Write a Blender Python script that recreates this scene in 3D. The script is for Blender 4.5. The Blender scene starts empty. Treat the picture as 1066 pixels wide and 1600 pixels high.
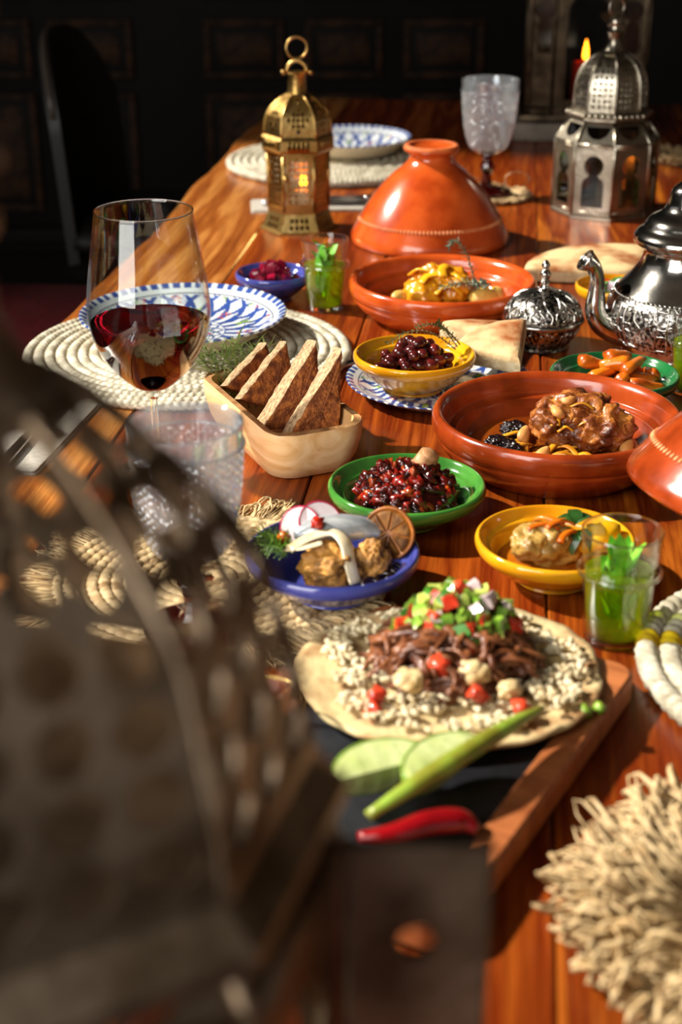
import bpy, bmesh, math, random
import numpy as np
from mathutils import Vector, Matrix, Euler, noise

PI = math.pi
R = math.radians
rnd = random.Random(11)
scene = bpy.context.scene
COL = scene.collection

# ------------------------------------------------------------------ camera
T = 0.75                      # height of the table top
CH = 0.55                     # camera above the table top
PITCH = R(24.5)
FPX = 2300.0                  # focal length in pixels of a 1066 x 1600 frame
cd = bpy.data.cameras.new('camera')
cam = bpy.data.objects.new('camera', cd)
COL.objects.link(cam)
cam.location = (0, 0, T + CH)
cam.rotation_euler = (PI / 2 - PITCH, 0, 0)
cd.sensor_fit = 'VERTICAL'
cd.sensor_height = 36.0
cd.lens = FPX / 1600 * 36
cd.clip_start = 0.02
cd.dof.use_dof = True
cd.dof.focus_distance = 1.43
cd.dof.aperture_fstop = 5.0
scene.camera = cam
scene.cycles.transparent_max_bounces = 32
scene.cycles.max_bounces = 14
scene.cycles.transmission_bounces = 12

# ------------------------------------------------------------------ world, lights, exposure
scene.view_settings.view_transform = 'Standard'
scene.view_settings.look = 'None'
scene.view_settings.exposure = 0.08
scene.view_settings.gamma = 1.0
scene.view_settings.use_curve_mapping = False
w = bpy.data.worlds.new('world')
scene.world = w
w.use_nodes = True
wb = w.node_tree.nodes['Background']
wb.inputs[0].default_value = (0.95, 0.95, 1.0, 1)
wb.inputs[1].default_value = 0.22

def aim(o, d):
    o.rotation_euler = Vector(d).to_track_quat('-Z', 'Y').to_euler()

sd = bpy.data.lights.new('sun', 'SUN')
sun = bpy.data.objects.new('sun', sd)
COL.objects.link(sun)
SUN_EL, SUN_AZ = R(40), R(14)         # sun stands to the left, a little beyond the table
SUND = Vector((math.cos(SUN_EL) * math.cos(SUN_AZ), -math.cos(SUN_EL) * math.sin(SUN_AZ), -math.sin(SUN_EL)))
aim(sun, SUND)
sun.location = (-4, 2, 5)
sd.energy = 8.5
sd.angle = R(2.2)
sd.color = (1.0, 0.93, 0.82)

ad = bpy.data.lights.new('camera_side_fill', 'AREA')      # unseen fill lamp added behind and left of the camera
area = bpy.data.objects.new('camera_side_fill', ad)
COL.objects.link(area)
area.location = (-1.45, -0.75, T + 0.95)
aim(area, Vector((0.25, 1.35, T)) - Vector(area.location))
ad.shape = 'RECTANGLE'
ad.size, ad.size_y = 1.6, 2.1
ad.energy = 95
ad.color = (1.0, 0.97, 0.92)

# ------------------------------------------------------------------ picture frame helpers
def ray(px, py):
    dx, dy = (px - 533) / FPX, (800 - py) / FPX
    c, s = math.cos(PITCH), math.sin(PITCH)
    return Vector((dx, c + dy * s, -s + dy * c))

def at(px, py, h=0.0):
    """world point at height h above the table seen at that pixel"""
    d = ray(px, py)
    t = (h - CH) / d.z
    return Vector((d.x * t, d.y * t, T + h))

def depth(p):
    return p[1] * math.cos(PITCH) + (T + CH - p[2]) * math.sin(PITCH)

def size(px, p):
    return px / FPX * depth(p)

def zat(y, Y):
    """height above the table of something at distance Y seen at image row y"""
    return CH - Y * math.tan(PITCH - math.atan((800 - y) / FPX))

# ------------------------------------------------------------------ materials
def srgb(h):
    if not isinstance(h, str):
        return tuple(h)[:3]
    h = h.lstrip('#')
    o = []
    for i in (0, 2, 4):
        c = int(h[i:i + 2], 16) / 255
        o.append(c / 12.92 if c <= 0.04045 else ((c + 0.055) / 1.055) ** 2.4)
    return tuple(o)

def c4(h):
    return (*srgb(h), 1)

MATS = {}
def M(name, a, b=None, scale=20, rough=0.5, metal=0.0, bump=0.0, bscale=None, spec=0.5, coat=0.0, trans=0.0,
      ior=1.45, sss=0.0, sssr=(0.01, 0.005, 0.003), detail=4, stretch=(1, 1, 1), lo=0.35, hi=0.65, var=0.0,
      emit=0.0, c=None, rvar=0.0, dist=0.0, alpha=1.0):
    if name in MATS:
        return MATS[name]
    m = bpy.data.materials.new(name)
    MATS[name] = m
    m.use_nodes = True
    nt = m.node_tree
    n, l = nt.nodes, nt.links
    p = n['Principled BSDF']
    p.inputs['Roughness'].default_value = rough
    p.inputs['Metallic'].default_value = metal
    p.inputs['Specular IOR Level'].default_value = spec
    p.inputs['Coat Weight'].default_value = coat
    p.inputs['Coat Roughness'].default_value = 0.08
    p.inputs['Transmission Weight'].default_value = trans
    p.inputs['IOR'].default_value = ior
    p.inputs['Alpha'].default_value = alpha
    if sss:
        p.inputs['Subsurface Weight'].default_value = sss
        p.inputs['Subsurface Radius'].default_value = (1.0, 0.5, 0.3)
        p.inputs['Subsurface Scale'].default_value = sssr[0]
    if emit:
        p.inputs['Emission Color'].default_value = c4(a)
        p.inputs['Emission Strength'].default_value = emit
    p.inputs['Base Color'].default_value = c4(a)
    tc = n.new('ShaderNodeTexCoord')
    mp = n.new('ShaderNodeMapping')
    mp.inputs['Scale'].default_value = stretch
    l.new(tc.outputs['Object'], mp.inputs['Vector'])
    if b is not None:
        nz = n.new('ShaderNodeTexNoise')
        nz.inputs['Scale'].default_value = scale
        nz.inputs['Detail'].default_value = detail
        nz.inputs['Distortion'].default_value = dist
        l.new(mp.outputs[0], nz.inputs['Vector'])
        cr = n.new('ShaderNodeValToRGB')
        cr.color_ramp.elements[0].position = lo
        cr.color_ramp.elements[1].position = hi
        cr.color_ramp.elements[0].color = c4(a)
        cr.color_ramp.elements[1].color = c4(b)
        if c is not None:
            e = cr.color_ramp.elements.new((lo + hi) / 2)
            e.color = c4(c)
        l.new(nz.outputs['Fac'], cr.inputs['Fac'])
        out = cr.outputs['Color']
        if rvar:
            mr = n.new('ShaderNodeMapRange')
            mr.inputs['To Min'].default_value = max(0.02, rough - rvar)
            mr.inputs['To Max'].default_value = min(1, rough + rvar)
            l.new(nz.outputs['Fac'], mr.inputs['Value'])
            l.new(mr.outputs[0], p.inputs['Roughness'])
    else:
        rg = n.new('ShaderNodeRGB')
        rg.outputs[0].default_value = c4(a)
        out = rg.outputs[0]
    if var:
        oi = n.new('ShaderNodeObjectInfo')
        mr = n.new('ShaderNodeMapRange')
        mr.inputs['To Min'].default_value = 1 - var
        mr.inputs['To Max'].default_value = 1 + var
        l.new(oi.outputs['Random'], mr.inputs['Value'])
        hs = n.new('ShaderNodeHueSaturation')
        l.new(out, hs.inputs['Color'])
        l.new(mr.outputs[0], hs.inputs['Value'])
        out = hs.outputs[0]
    l.new(out, p.inputs['Base Color'])
    if bump:
        nb = n.new('ShaderNodeTexNoise')
        nb.inputs['Scale'].default_value = bscale or scale * 2
        nb.inputs['Detail'].default_value = 4
        l.new(mp.outputs[0], nb.inputs['Vector'])
        bp = n.new('ShaderNodeBump')
        bp.inputs['Strength'].default_value = bump
        bp.inputs['Distance'].default_value = 0.002
        l.new(nb.outputs['Fac'], bp.inputs['Height'])
        l.new(bp.outputs[0], p.inputs['Normal'])
    return m

def MA(name, rough=0.2, coat=0.0, bump=0.0, bscale=200):
    """material that takes its print from the mesh's colour attribute 'print'"""
    m = M(name, '#ffffff', rough=rough, coat=coat, bump=bump, bscale=bscale)
    nt = m.node_tree
    a = nt.nodes.new('ShaderNodeAttribute')
    a.attribute_name = 'print'
    nt.links.new(a.outputs['Color'], nt.nodes['Principled BSDF'].inputs['Base Color'])
    return m

def thin_glass(name, tint='#ffffff', rough=0.02, refl=1.0, haze=0.0, bump=0.0, bscale=100, base=0.0):
    m = bpy.data.materials.new(name)
    MATS[name] = m
    m.use_nodes = True
    nt = m.node_tree
    n, l = nt.nodes, nt.links
    n.remove(n['Principled BSDF'])
    tr = n.new('ShaderNodeBsdfTransparent')
    tr.inputs[0].default_value = c4(tint)
    gl = n.new('ShaderNodeBsdfGlossy')
    gl.inputs['Roughness'].default_value = rough
    fr = n.new('ShaderNodeLayerWeight')
    fr.inputs['Blend'].default_value = 0.5
    pw = n.new('ShaderNodeMath')
    pw.operation = 'POWER'
    pw.inputs[1].default_value = 2.6
    l.new(fr.outputs['Facing'], pw.inputs[0])
    sc_ = n.new('ShaderNodeMath')
    sc_.operation = 'MULTIPLY_ADD'
    sc_.inputs[1].default_value = 0.65
    sc_.inputs[2].default_value = 0.04
    l.new(pw.outputs[0], sc_.inputs[0])
    mu = n.new('ShaderNodeMath')
    mu.operation = 'MULTIPLY_ADD'
    mu.inputs[1].default_value = refl
    mu.inputs[2].default_value = base
    l.new(sc_.outputs[0], mu.inputs[0])
    mx = n.new('ShaderNodeMixShader')
    l.new(mu.outputs[0], mx.inputs[0])
    l.new(tr.outputs[0], mx.inputs[1])
    l.new(gl.outputs[0], mx.inputs[2])
    last = mx
    if haze:
        df = n.new('ShaderNodeBsdfDiffuse')
        df.inputs[0].default_value = (0.85, 0.88, 0.92, 1)
        tl = n.new('ShaderNodeBsdfTranslucent')
        tl.inputs[0].default_value = (0.85, 0.88, 0.92, 1)
        m1 = n.new('ShaderNodeMixShader')
        l.new(df.outputs[0], m1.inputs[1]); l.new(tl.outputs[0], m1.inputs[2])
        m2 = n.new('ShaderNodeMixShader')
        m2.inputs[0].default_value = haze
        l.new(mx.outputs[0], m2.inputs[1]); l.new(m1.outputs[0], m2.inputs[2])
        last = m2
    if bump:
        tc = n.new('ShaderNodeTexCoord')
        nb = n.new('ShaderNodeTexNoise')
        nb.inputs['Scale'].default_value = bscale
        l.new(tc.outputs['Object'], nb.inputs['Vector'])
        bp = n.new('ShaderNodeBump')
        bp.inputs['Strength'].default_value = bump
        bp.inputs['Distance'].default_value = 0.002
        l.new(nb.outputs['Fac'], bp.inputs['Height'])
        l.new(bp.outputs[0], gl.inputs['Normal']); l.new(bp.outputs[0], fr.inputs['Normal'])
    l.new(last.outputs[0], n['Material Output'].inputs[0])
    return m

# ------------------------------------------------------------------ mesh helpers; a shape is (verts, faces)
def join(*shapes):
    vs, fs = [], []
    for v, f in shapes:
        o = len(vs)
        vs += list(v)
        fs += [tuple(i + o for i in q) for q in f]
    return vs, fs

def xf(s, loc=(0, 0, 0), rot=(0, 0, 0), sc=(1, 1, 1)):
    if not hasattr(sc, '__len__'):
        sc = (sc, sc, sc)
    m = Matrix.LocRotScale(Vector(loc), Euler(rot), Vector(sc))
    return [tuple(m @ Vector(v)) for v in s[0]], s[1]

def basis(s, o, x, y, z):
    return [tuple(Vector(o) + Vector(x) * v[0] + Vector(y) * v[1] + Vector(z) * v[2]) for v in s[0]], s[1]

def mesh(name, s, mat, smooth=True, angle=None, fmat=None, recalc=True):
    me = bpy.data.meshes.new(name)
    me.from_pydata([tuple(v) for v in s[0]], [], [tuple(f) for f in s[1]])
    for m in (mat if isinstance(mat, (list, tuple)) else [mat]):
        me.materials.append(m)
    if fmat is not None:
        me.polygons.foreach_set('material_index', fmat)
    if recalc:
        bm = bmesh.new()
        bm.from_mesh(me)
        bmesh.ops.recalc_face_normals(bm, faces=bm.faces)
        bm.to_mesh(me)
        bm.free()
    me.polygons.foreach_set('use_smooth', [smooth] * len(me.polygons))
    if smooth and angle:
        me.set_sharp_from_angle(angle=R(angle))
    me.update()
    return me

def obj(name, me, parent=None, loc=(0, 0, 0), rot=(0, 0, 0), sc=None, kind=None):
    o = bpy.data.objects.new(name, me)
    COL.objects.link(o)
    o.location = loc
    o.rotation_euler = rot
    if sc is not None:
        o.scale = (sc, sc, sc) if not hasattr(sc, '__len__') else sc
    if parent is not None:
        o.parent = parent
    if kind:
        o['kind'] = kind
    return o

def mk(name, s, mat, parent=None, loc=(0, 0, 0), rot=(0, 0, 0), smooth=True, angle=None, kind=None, sc=None, **k):
    return obj(name, mesh(name, s, mat, smooth, angle, **k), parent, loc, rot, sc, kind)

def tag(o, label, cat, group=None, kind=None):
    o['label'] = label
    o['category'] = cat
    if group:
        o['group'] = group
    if kind:
        o['kind'] = kind
    return o

def thing(name, label, cat, loc=(0, 0, 0), rot=(0, 0, 0), group=None, sc=None):
    o = obj(name, None, None, loc, rot, sc)
    o.empty_display_size = 0.02
    return tag(o, label, cat, group)

def solid(o, t, offset=-1):
    m = o.modifiers.new('solid', 'SOLIDIFY')
    m.thickness = t
    m.offset = offset
    return o

def spl(pts, k=6):
    """Catmull-Rom through points of any dimension"""
    P = [np.array(p, float) for p in pts]
    P = [2 * P[0] - P[1]] + P + [2 * P[-1] - P[-2]]
    out = []
    for i in range(1, len(P) - 2):
        a, b, c, d = P[i - 1:i + 3]
        for j in range(k):
            t = j / k
            out.append(tuple(0.5 * (2 * b + (c - a) * t + (2 * a - 5 * b + 4 * c - d) * t * t + (3 * b - a - 3 * c + d) * t ** 3)))
    out.append(tuple(P[-2]))
    return out

def rings_to_faces(rings, n, close=False):
    fs = []
    seq = list(zip(rings, rings[1:])) + ([(rings[-1], rings[0])] if close else [])
    for A, B in seq:
        if len(A) == 1 and len(B) == 1:
            continue
        for i in range(n):
            j = (i + 1) % n
            if len(A) == 1:
                fs.append((A[0], B[j], B[i]))
            elif len(B) == 1:
                fs.append((A[i], A[j], B[0]))
            else:
                fs.append((A[i], A[j], B[j], B[i]))
    return fs

def lathe(prof, n=64, close=False, fn=None):
    vs, rings = [], []
    for r, z in prof:
        if r < 1e-6:
            rings.append([len(vs)])
            vs.append((0, 0, z))
        else:
            rings.append(list(range(len(vs), len(vs) + n)))
            for i in range(n):
                a = 2 * PI * i / n
                rr, zz = (r, z) if fn is None else fn(r, z, a)
                vs.append((rr * math.cos(a), rr * math.sin(a), zz))
    return vs, rings_to_faces(rings, n, close)

def loft(outlines, cap0=True, cap1=True, close=False):
    """outlines: lists of 3D points, the same number in each"""
    n = len(outlines[0])
    vs, rings = [], []
    if cap0:
        c = sum((Vector(p) for p in outlines[0]), Vector()) / n
        rings.append([0]); vs.append(tuple(c))
    for o in outlines:
        rings.append(list(range(len(vs), len(vs) + n)))
        vs += [tuple(p) for p in o]
    if cap1:
        c = sum((Vector(p) for p in outlines[-1]), Vector()) / n
        rings.append([len(vs)]); vs.append(tuple(c))
    return vs, rings_to_faces(rings, n, close)

def rrect(hx, hy, r, z, k=6):
    o = []
    r = max(1e-4, min(r, hx - 1e-4, hy - 1e-4))
    for cx, cy, a0 in ((hx - r, hy - r, 0), (-hx + r, hy - r, 90), (-hx + r, -hy + r, 180), (hx - r, -hy + r, 270)):
        for i in range(k + 1):
            a = R(a0 + 90 * i / k)
            o.append((cx + r * math.cos(a), cy + r * math.sin(a), z))
    return o

def rbox(sx, sy, sz, b=0.003, k=3, center=False):
    """a box with rounded edges standing on z = 0"""
    hx, hy = sx / 2, sy / 2
    b = min(b, sz / 2 - 1e-5, hx - 1e-5, hy - 1e-5)
    ol = []
    for i in range(k + 1):
        a = PI / 2 * i / k
        ol.append(rrect(hx - b + b * math.sin(a), hy - b + b * math.sin(a), b * math.sin(a) + 1e-4, b - b * math.cos(a), k))
    for i in range(k + 1):
        a = PI / 2 * i / k
        ol.append(rrect(hx - b + b * math.cos(a), hy - b + b * math.cos(a), b * math.cos(a) + 1e-4, sz - b + b * math.sin(a), k))
    s = loft(ol)
    return xf(s, (0, 0, -sz / 2)) if center else s

def tube(pts, r, n=8, cap=True, flat=1.0):
    P = [Vector(p) for p in pts]
    m = len(P)
    rs = r if hasattr(r, '__len__') else [r] * m
    vs, rings = [], []
    t0 = (P[1] - P[0]).normalized()
    up = Vector((0, 0, 1)) if abs(t0.z) < 0.9 else Vector((1, 0, 0))
    nx = t0.cross(up).normalized()
    for i in range(m):
        t = (P[min(i + 1, m - 1)] - P[max(i - 1, 0)])
        if t.length < 1e-9:
            t = t0
        t = t.normalized()
        nx = nx - t * nx.dot(t)
        if nx.length < 1e-6:
            nx = t.orthogonal()
        nx.normalize()
        ny = t.cross(nx)
        rings.append(list(range(len(vs), len(vs) + n)))
        for k in range(n):
            a = 2 * PI * k / n
            vs.append(tuple(P[i] + nx * (rs[i] * math.cos(a)) + ny * (rs[i] * flat * math.sin(a))))
    fs = rings_to_faces(rings, n)
    if cap:
        fs.append(tuple(reversed(rings[0])))
        fs.append(tuple(rings[-1]))
    return vs, fs

def ring_tube(rad, r, n=40, k=8, z=0):
    pts = []
    vs, rings = [], []
    for i in range(n):
        a = 2 * PI * i / n
        rings.append(list(range(len(vs), len(vs) + k)))
        for j in range(k):
            b = 2 * PI * j / k
            rr = rad + r * math.cos(b)
            vs.append((rr * math.cos(a), rr * math.sin(a), z + r * math.sin(b)))
    return vs, rings_to_faces(rings, k, True)

_ico = {}
def ico(sub):
    if sub not in _ico:
        bm = bmesh.new()
        bmesh.ops.create_icosphere(bm, subdivisions=sub, radius=1.0)
        bm.verts.ensure_lookup_table()
        _ico[sub] = ([tuple(v.co) for v in bm.verts], [tuple(v.index for v in f.verts) for f in bm.faces])
        bm.free()
    return _ico[sub]

def liquid(name, tint, glow, k=0.3):
    """clear tinted drink: lets light through and scatters a little of it"""
    m = thin_glass(name, tint, 0.02)
    nt = m.node_tree
    n, l = nt.nodes, nt.links
    out = n['Material Output']
    src = out.inputs[0].links[0].from_socket
    df = n.new('ShaderNodeBsdfDiffuse'); df.inputs[0].default_value = c4(glow)
    tl = n.new('ShaderNodeBsdfTranslucent'); tl.inputs[0].default_value = c4(glow)
    m1 = n.new('ShaderNodeMixShader'); m1.inputs[0].default_value = 0.6
    l.new(df.outputs[0], m1.inputs[1]); l.new(tl.outputs[0], m1.inputs[2])
    m2 = n.new('ShaderNodeMixShader'); m2.inputs[0].default_value = k
    l.new(src, m2.inputs[1]); l.new(m1.outputs[0], m2.inputs[2])
    l.new(m2.outputs[0], out.inputs[0])
    return m

def blob(rx, ry=None, rz=None, amp=0.15, freq=1.5, seed=0, sub=3, amp2=0.0, freq2=6.0, ridge=0.0, flat=None):
    ry = rx if ry is None else ry
    rz = rx if rz is None else rz
    v, f = ico(sub)
    o = []
    sv = Vector((seed * 7.13, seed * 3.7, seed * 1.9))
    for p in v:
        q = Vector(p)
        d = 1 + amp * noise.noise(q * freq + sv)
        if amp2:
            d += amp2 * (noise.noise(q * freq2 + sv) + 0.5 * noise.noise(q * freq2 * 2.3 + sv) + (0.3 * noise.noise(q * freq2 * 5 + sv) if sub > 4 else 0))
        if ridge:
            d -= ridge * abs(noise.noise(q * freq2 * 0.7 + sv * 2))
        q = q * d
        z = q.z * rz
        if flat is not None and z < -flat * rz:
            z = -flat * rz
        o.append((q.x * rx, q.y * ry, z))
    return o, f

def dice(s, seed=0, rough=0.16, rd=0.35):
    """a knife-cut cube with soft, uneven edges (48 triangles)"""
    r = random.Random(seed)
    idx, vs, fs = {}, [], []
    def vid(p):
        if p not in idx:
            idx[p] = len(vs)
            q = Vector(p)
            L = max(abs(c) for c in q)
            q = q * (1 - rd) + q.normalized() * (L * 1.15) * rd
            vs.append(tuple((c + r.uniform(-rough, rough)) * s / 2 for c in q))
        return idx[p]
    for ax in range(3):
        for sg in (-1, 1):
            for i in (-1, 0):
                for j in (-1, 0):
                    q = []
                    for (a, b) in ((i, j), (i + 1, j), (i + 1, j + 1), (i, j + 1)):
                        p = [0, 0, 0]
                        p[ax] = sg
                        p[(ax + 1) % 3] = a
                        p[(ax + 2) % 3] = b
                        q.append(vid(tuple(p)))
                    fs.append(tuple(q if sg > 0 else reversed(q)))
    return vs, fs

def leaf(L, W, bend=0.2, n=5, fold=0.15, serr=0.0):
    """a leaf along +x with a folded midrib"""
    vs, fs = [], []
    for i in range(n + 1):
        t = i / n
        wd = W / 2 * math.sin(PI * min(1, t ** 0.75)) ** 0.8 if 0 < t < 1 else 0.0006
        if serr and i % 2:
            wd *= 1 - serr
        z = bend * L * t * (1 - t) * 2 - bend * L * t * t
        x = L * t
        vs += [(x, -wd, z + fold * wd), (x, 0, z), (x, wd, z + fold * wd)]
    for i in range(n):
        a, b = i * 3, i * 3 + 3
        fs += [(a, b, b + 1, a + 1), (a + 1, b + 1, b + 2, a + 2)]
    return vs, fs

def scatter(o, k, s=1):
    return random.Random(k * 977 + s)

# finishing touches shared by many builders
CHROME = M('polished_silver', '#d4d1ca', '#b3aea4', 14, rough=0.14, metal=1.0, bump=0.12, bscale=60)
STEEL = M('steel', '#c9cbd0', rough=0.18, metal=1.0)

# ================================================================== the room
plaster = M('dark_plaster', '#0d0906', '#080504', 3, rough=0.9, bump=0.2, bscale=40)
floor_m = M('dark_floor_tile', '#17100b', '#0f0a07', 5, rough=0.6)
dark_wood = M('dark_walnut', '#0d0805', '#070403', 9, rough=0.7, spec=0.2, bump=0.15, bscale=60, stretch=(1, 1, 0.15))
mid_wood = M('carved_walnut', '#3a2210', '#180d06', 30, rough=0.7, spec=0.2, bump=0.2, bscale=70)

RX0, RX1, RY0, RY1, RZ = -2.3, 2.6, -2.6, 5.6, 3.6
def struct(o):
    o['kind'] = 'structure'
    return o

fl = struct(obj('floor', None))
k = 0
tile_me = {}
for ix in range(10):
    for iy in range(16):
        x0 = RX0 + ix * 0.49
        y0 = RY0 + iy * 0.5125
        if y0 < 1.2:
            continue
        if 'a' not in tile_me:
            tile_me['a'] = mesh('tile', rbox(0.484, 0.506, 0.03, 0.004, 1), floor_m, angle=40)
        obj('tile', tile_me['a'], fl, (x0 + 0.245, y0 + 0.256, -0.03))
mk('floor_bed', ([(RX0, RY0, -0.012), (RX1, RY0, -0.012), (RX1, RY1, -0.012), (RX0, RY1, -0.012),
                  (RX0, RY0, -0.08), (RX1, RY0, -0.08), (RX1, RY1, -0.08), (RX0, RY1, -0.08)],
                 [(0, 1, 2, 3), (4, 7, 6, 5), (0, 4, 5, 1), (1, 5, 6, 2), (2, 6, 7, 3), (3, 7, 4, 0)]), floor_m, fl, smooth=False)

def wallbox(x0, x1, y0, y1, z0, z1):
    v = [(x, y, z) for z in (z0, z1) for x, y in ((x0, y0), (x1, y0), (x1, y1), (x0, y1))]
    return v, [(0, 3, 2, 1), (4, 5, 6, 7), (0, 1, 5, 4), (1, 2, 6, 5), (2, 3, 7, 6), (3, 0, 4, 7)]

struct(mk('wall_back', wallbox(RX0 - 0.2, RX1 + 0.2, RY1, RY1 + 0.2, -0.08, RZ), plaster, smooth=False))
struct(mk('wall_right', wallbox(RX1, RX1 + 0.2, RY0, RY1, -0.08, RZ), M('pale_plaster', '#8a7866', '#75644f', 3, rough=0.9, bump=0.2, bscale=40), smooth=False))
struct(mk('ceiling', wallbox(RX0 - 0.2, RX1 + 0.2, RY0, RY1 + 0.2, RZ, RZ + 0.15), M('ceiling_plaster', '#5c5044', '#4c4137', 3, rough=0.9), smooth=False))
# the left wall with the window the sun comes through
WY0, WY1, WZ0, WZ1 = 1.08, 3.58, 1.75, 3.45
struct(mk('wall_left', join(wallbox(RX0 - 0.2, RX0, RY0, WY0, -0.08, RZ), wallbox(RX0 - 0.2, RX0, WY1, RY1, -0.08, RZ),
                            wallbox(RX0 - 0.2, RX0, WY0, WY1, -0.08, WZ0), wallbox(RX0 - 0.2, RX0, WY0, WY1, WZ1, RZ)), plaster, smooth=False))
wn = struct(obj('window_1', None, loc=(RX0 - 0.1, (WY0 + WY1) / 2, WZ0)))
hw, hh = (WY1 - WY0) / 2, WZ1 - WZ0
for (a, b, c, d) in ((-hw, hw, 0, 0.05), (-hw, hw, hh - 0.05, hh), (-hw, -hw + 0.05, 0.05, hh - 0.05), (hw - 0.05, hw, 0.05, hh - 0.05)):
    mk('window_frame', wallbox(-0.03, 0.03, a, b, c, d), dark_wood, wn, smooth=False)

# carved cabinet along the far wall
cab = thing('carved_cabinet', 'dark carved wooden cabinet with framed panels against the far wall', 'cabinet', (-0.42, RY1 - 0.02, 0))
def cbox(name, x0, x1, y0, y1, z0, z1, m, par, b=0.006):
    return mk(name, rbox(x1 - x0, y1 - y0, z1 - z0, b, 2), m, par, ((x0 + x1) / 2, (y0 + y1) / 2, z0), angle=35)
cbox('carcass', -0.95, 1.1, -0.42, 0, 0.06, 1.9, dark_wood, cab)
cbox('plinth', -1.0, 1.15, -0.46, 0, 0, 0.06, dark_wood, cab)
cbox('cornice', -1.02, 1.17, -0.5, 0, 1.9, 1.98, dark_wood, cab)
def panel(x0, x1, z0, z1, arch=False, m=mid_wood):
    pn = cbox('door_panel', x0, x1, -0.435, -0.42, z0, z1, dark_wood, cab, 0.003)
    cx, cz, hx_, hz_ = (x0 + x1) / 2, (z0 + z1) / 2, (x1 - x0) / 2, (z1 - z0) / 2
    # local frame of the panel has its origin at ((x0+x1)/2, -0.4275, z0)
    wv = 0.022
    if arch:
        pts = [(-hx_ + 0.03, -0.012, 0.02), (-hx_ + 0.03, -0.012, hz_ * 1.1)]
        for i in range(1, 12):
            a = PI - PI * i / 12
            pts.append(((hx_ - 0.03) * math.cos(a), -0.012, hz_ * 1.1 + (hx_ - 0.03) * math.sin(a)))
        pts += [(hx_ - 0.03, -0.012, hz_ * 1.1), (hx_ - 0.03, -0.012, 0.02)]
        mk('arch_moulding', tube(pts, 0.009, 8), m, pn)
    else:
        for (a, b, c, d) in ((-hx_, hx_, 0, wv), (-hx_, hx_, 2 * hz_ - wv, 2 * hz_), (-hx_, -hx_ + wv, wv, 2 * hz_ - wv), (hx_ - wv, hx_, wv, 2 * hz_ - wv)):
            mk('panel_frame', rbox(b - a, 0.02, d - c, 0.004, 2), m, pn, ((a + b) / 2, -0.012, c), angle=35)
        mk('carved_field', rbox(2 * hx_ - 0.09, 0.014, 2 * hz_ - 0.09, 0.006, 2), m, pn, (0, -0.008, 0.045), angle=35)
for i, x in enumerate((-0.86, -0.5, 0.02, 0.38, 0.74)):
    pass
PX = [(-0.9, -0.62), (-0.56, -0.28), (-0.04, 0.23), (0.30, 0.56), (0.63, 0.90)]
for (x0, x1) in PX:
    panel(x0, x1, 0.12, 0.52)
    panel(x0, x1, 0.57, 0.76)
    panel(x0, x1, 0.82, 1.2, arch=True)
    panel(x0, x1, 1.25, 1.45)

# ================================================================== the table
TA = R(6.6)                                  # the table runs a little to the right of the view
TEDGE = Vector((-0.350, 1.816, T))
table = thing('dining_table', 'long polished reddish-brown wooden table with a pale wavy left edge', 'table', (TEDGE.x, TEDGE.y, 0), (0, 0, -TA))

def wood(name, cols, seed, rough=0.28):
    m = M(name, cols[0], cols[2], 2.6, rough=rough, c=cols[1], stretch=(9, 0.55, 3), lo=0.34, hi=0.66, detail=8, dist=1.6, spec=0.45, rvar=0.08)
    nt = m.node_tree
    n, l = nt.nodes, nt.links
    mp = [x for x in n if x.type == 'MAPPING'][0]
    mp.inputs['Location'].default_value = (seed * 3.1, seed * 1.7, 0)
    p = n['Principled BSDF']
    wv = n.new('ShaderNodeTexNoise')
    wv.inputs['Scale'].default_value = 11
    wv.inputs['Detail'].default_value = 6
    mp2 = n.new('ShaderNodeMapping')
    mp2.inputs['Scale'].default_value = (26, 1.0, 6)
    tc = [x for x in n if x.type == 'TEX_COORD'][0]
    l.new(tc.outputs['Object'], mp2.inputs[0])
    l.new(mp2.outputs[0], wv.inputs['Vector'])
    mx = n.new('ShaderNodeMix')
    mx.data_type = 'RGBA'
    mx.blend_type = 'MULTIPLY'
    mx.inputs[0].default_value = 0.75
    cr = n.new('ShaderNodeValToRGB')
    cr.color_ramp.elements[0].position = 0.38
    cr.color_ramp.elements[0].color = (0.55, 0.45, 0.38, 1)
    cr.color_ramp.elements[1].position = 0.62
    cr.color_ramp.elements[1].color = (1, 1, 1, 1)
    l.new(wv.outputs['Fac'], cr.inputs[0])
    src = p.inputs['Base Color'].links[0].from_socket
    l.new(src, mx.inputs[6])
    l.new(cr.outputs[0], mx.inputs[7])
    l.new(mx.outputs[2], p.inputs['Base Color'])
    bp = n.new('ShaderNodeBump')
    bp.inputs['Strength'].default_value = 0.10
    bp.inputs['Distance'].default_value = 0.002
    l.new(wv.outputs['Fac'], bp.inputs['Height'])
    l.new(bp.outputs[0], p.inputs['Normal'])
    return m

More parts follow.
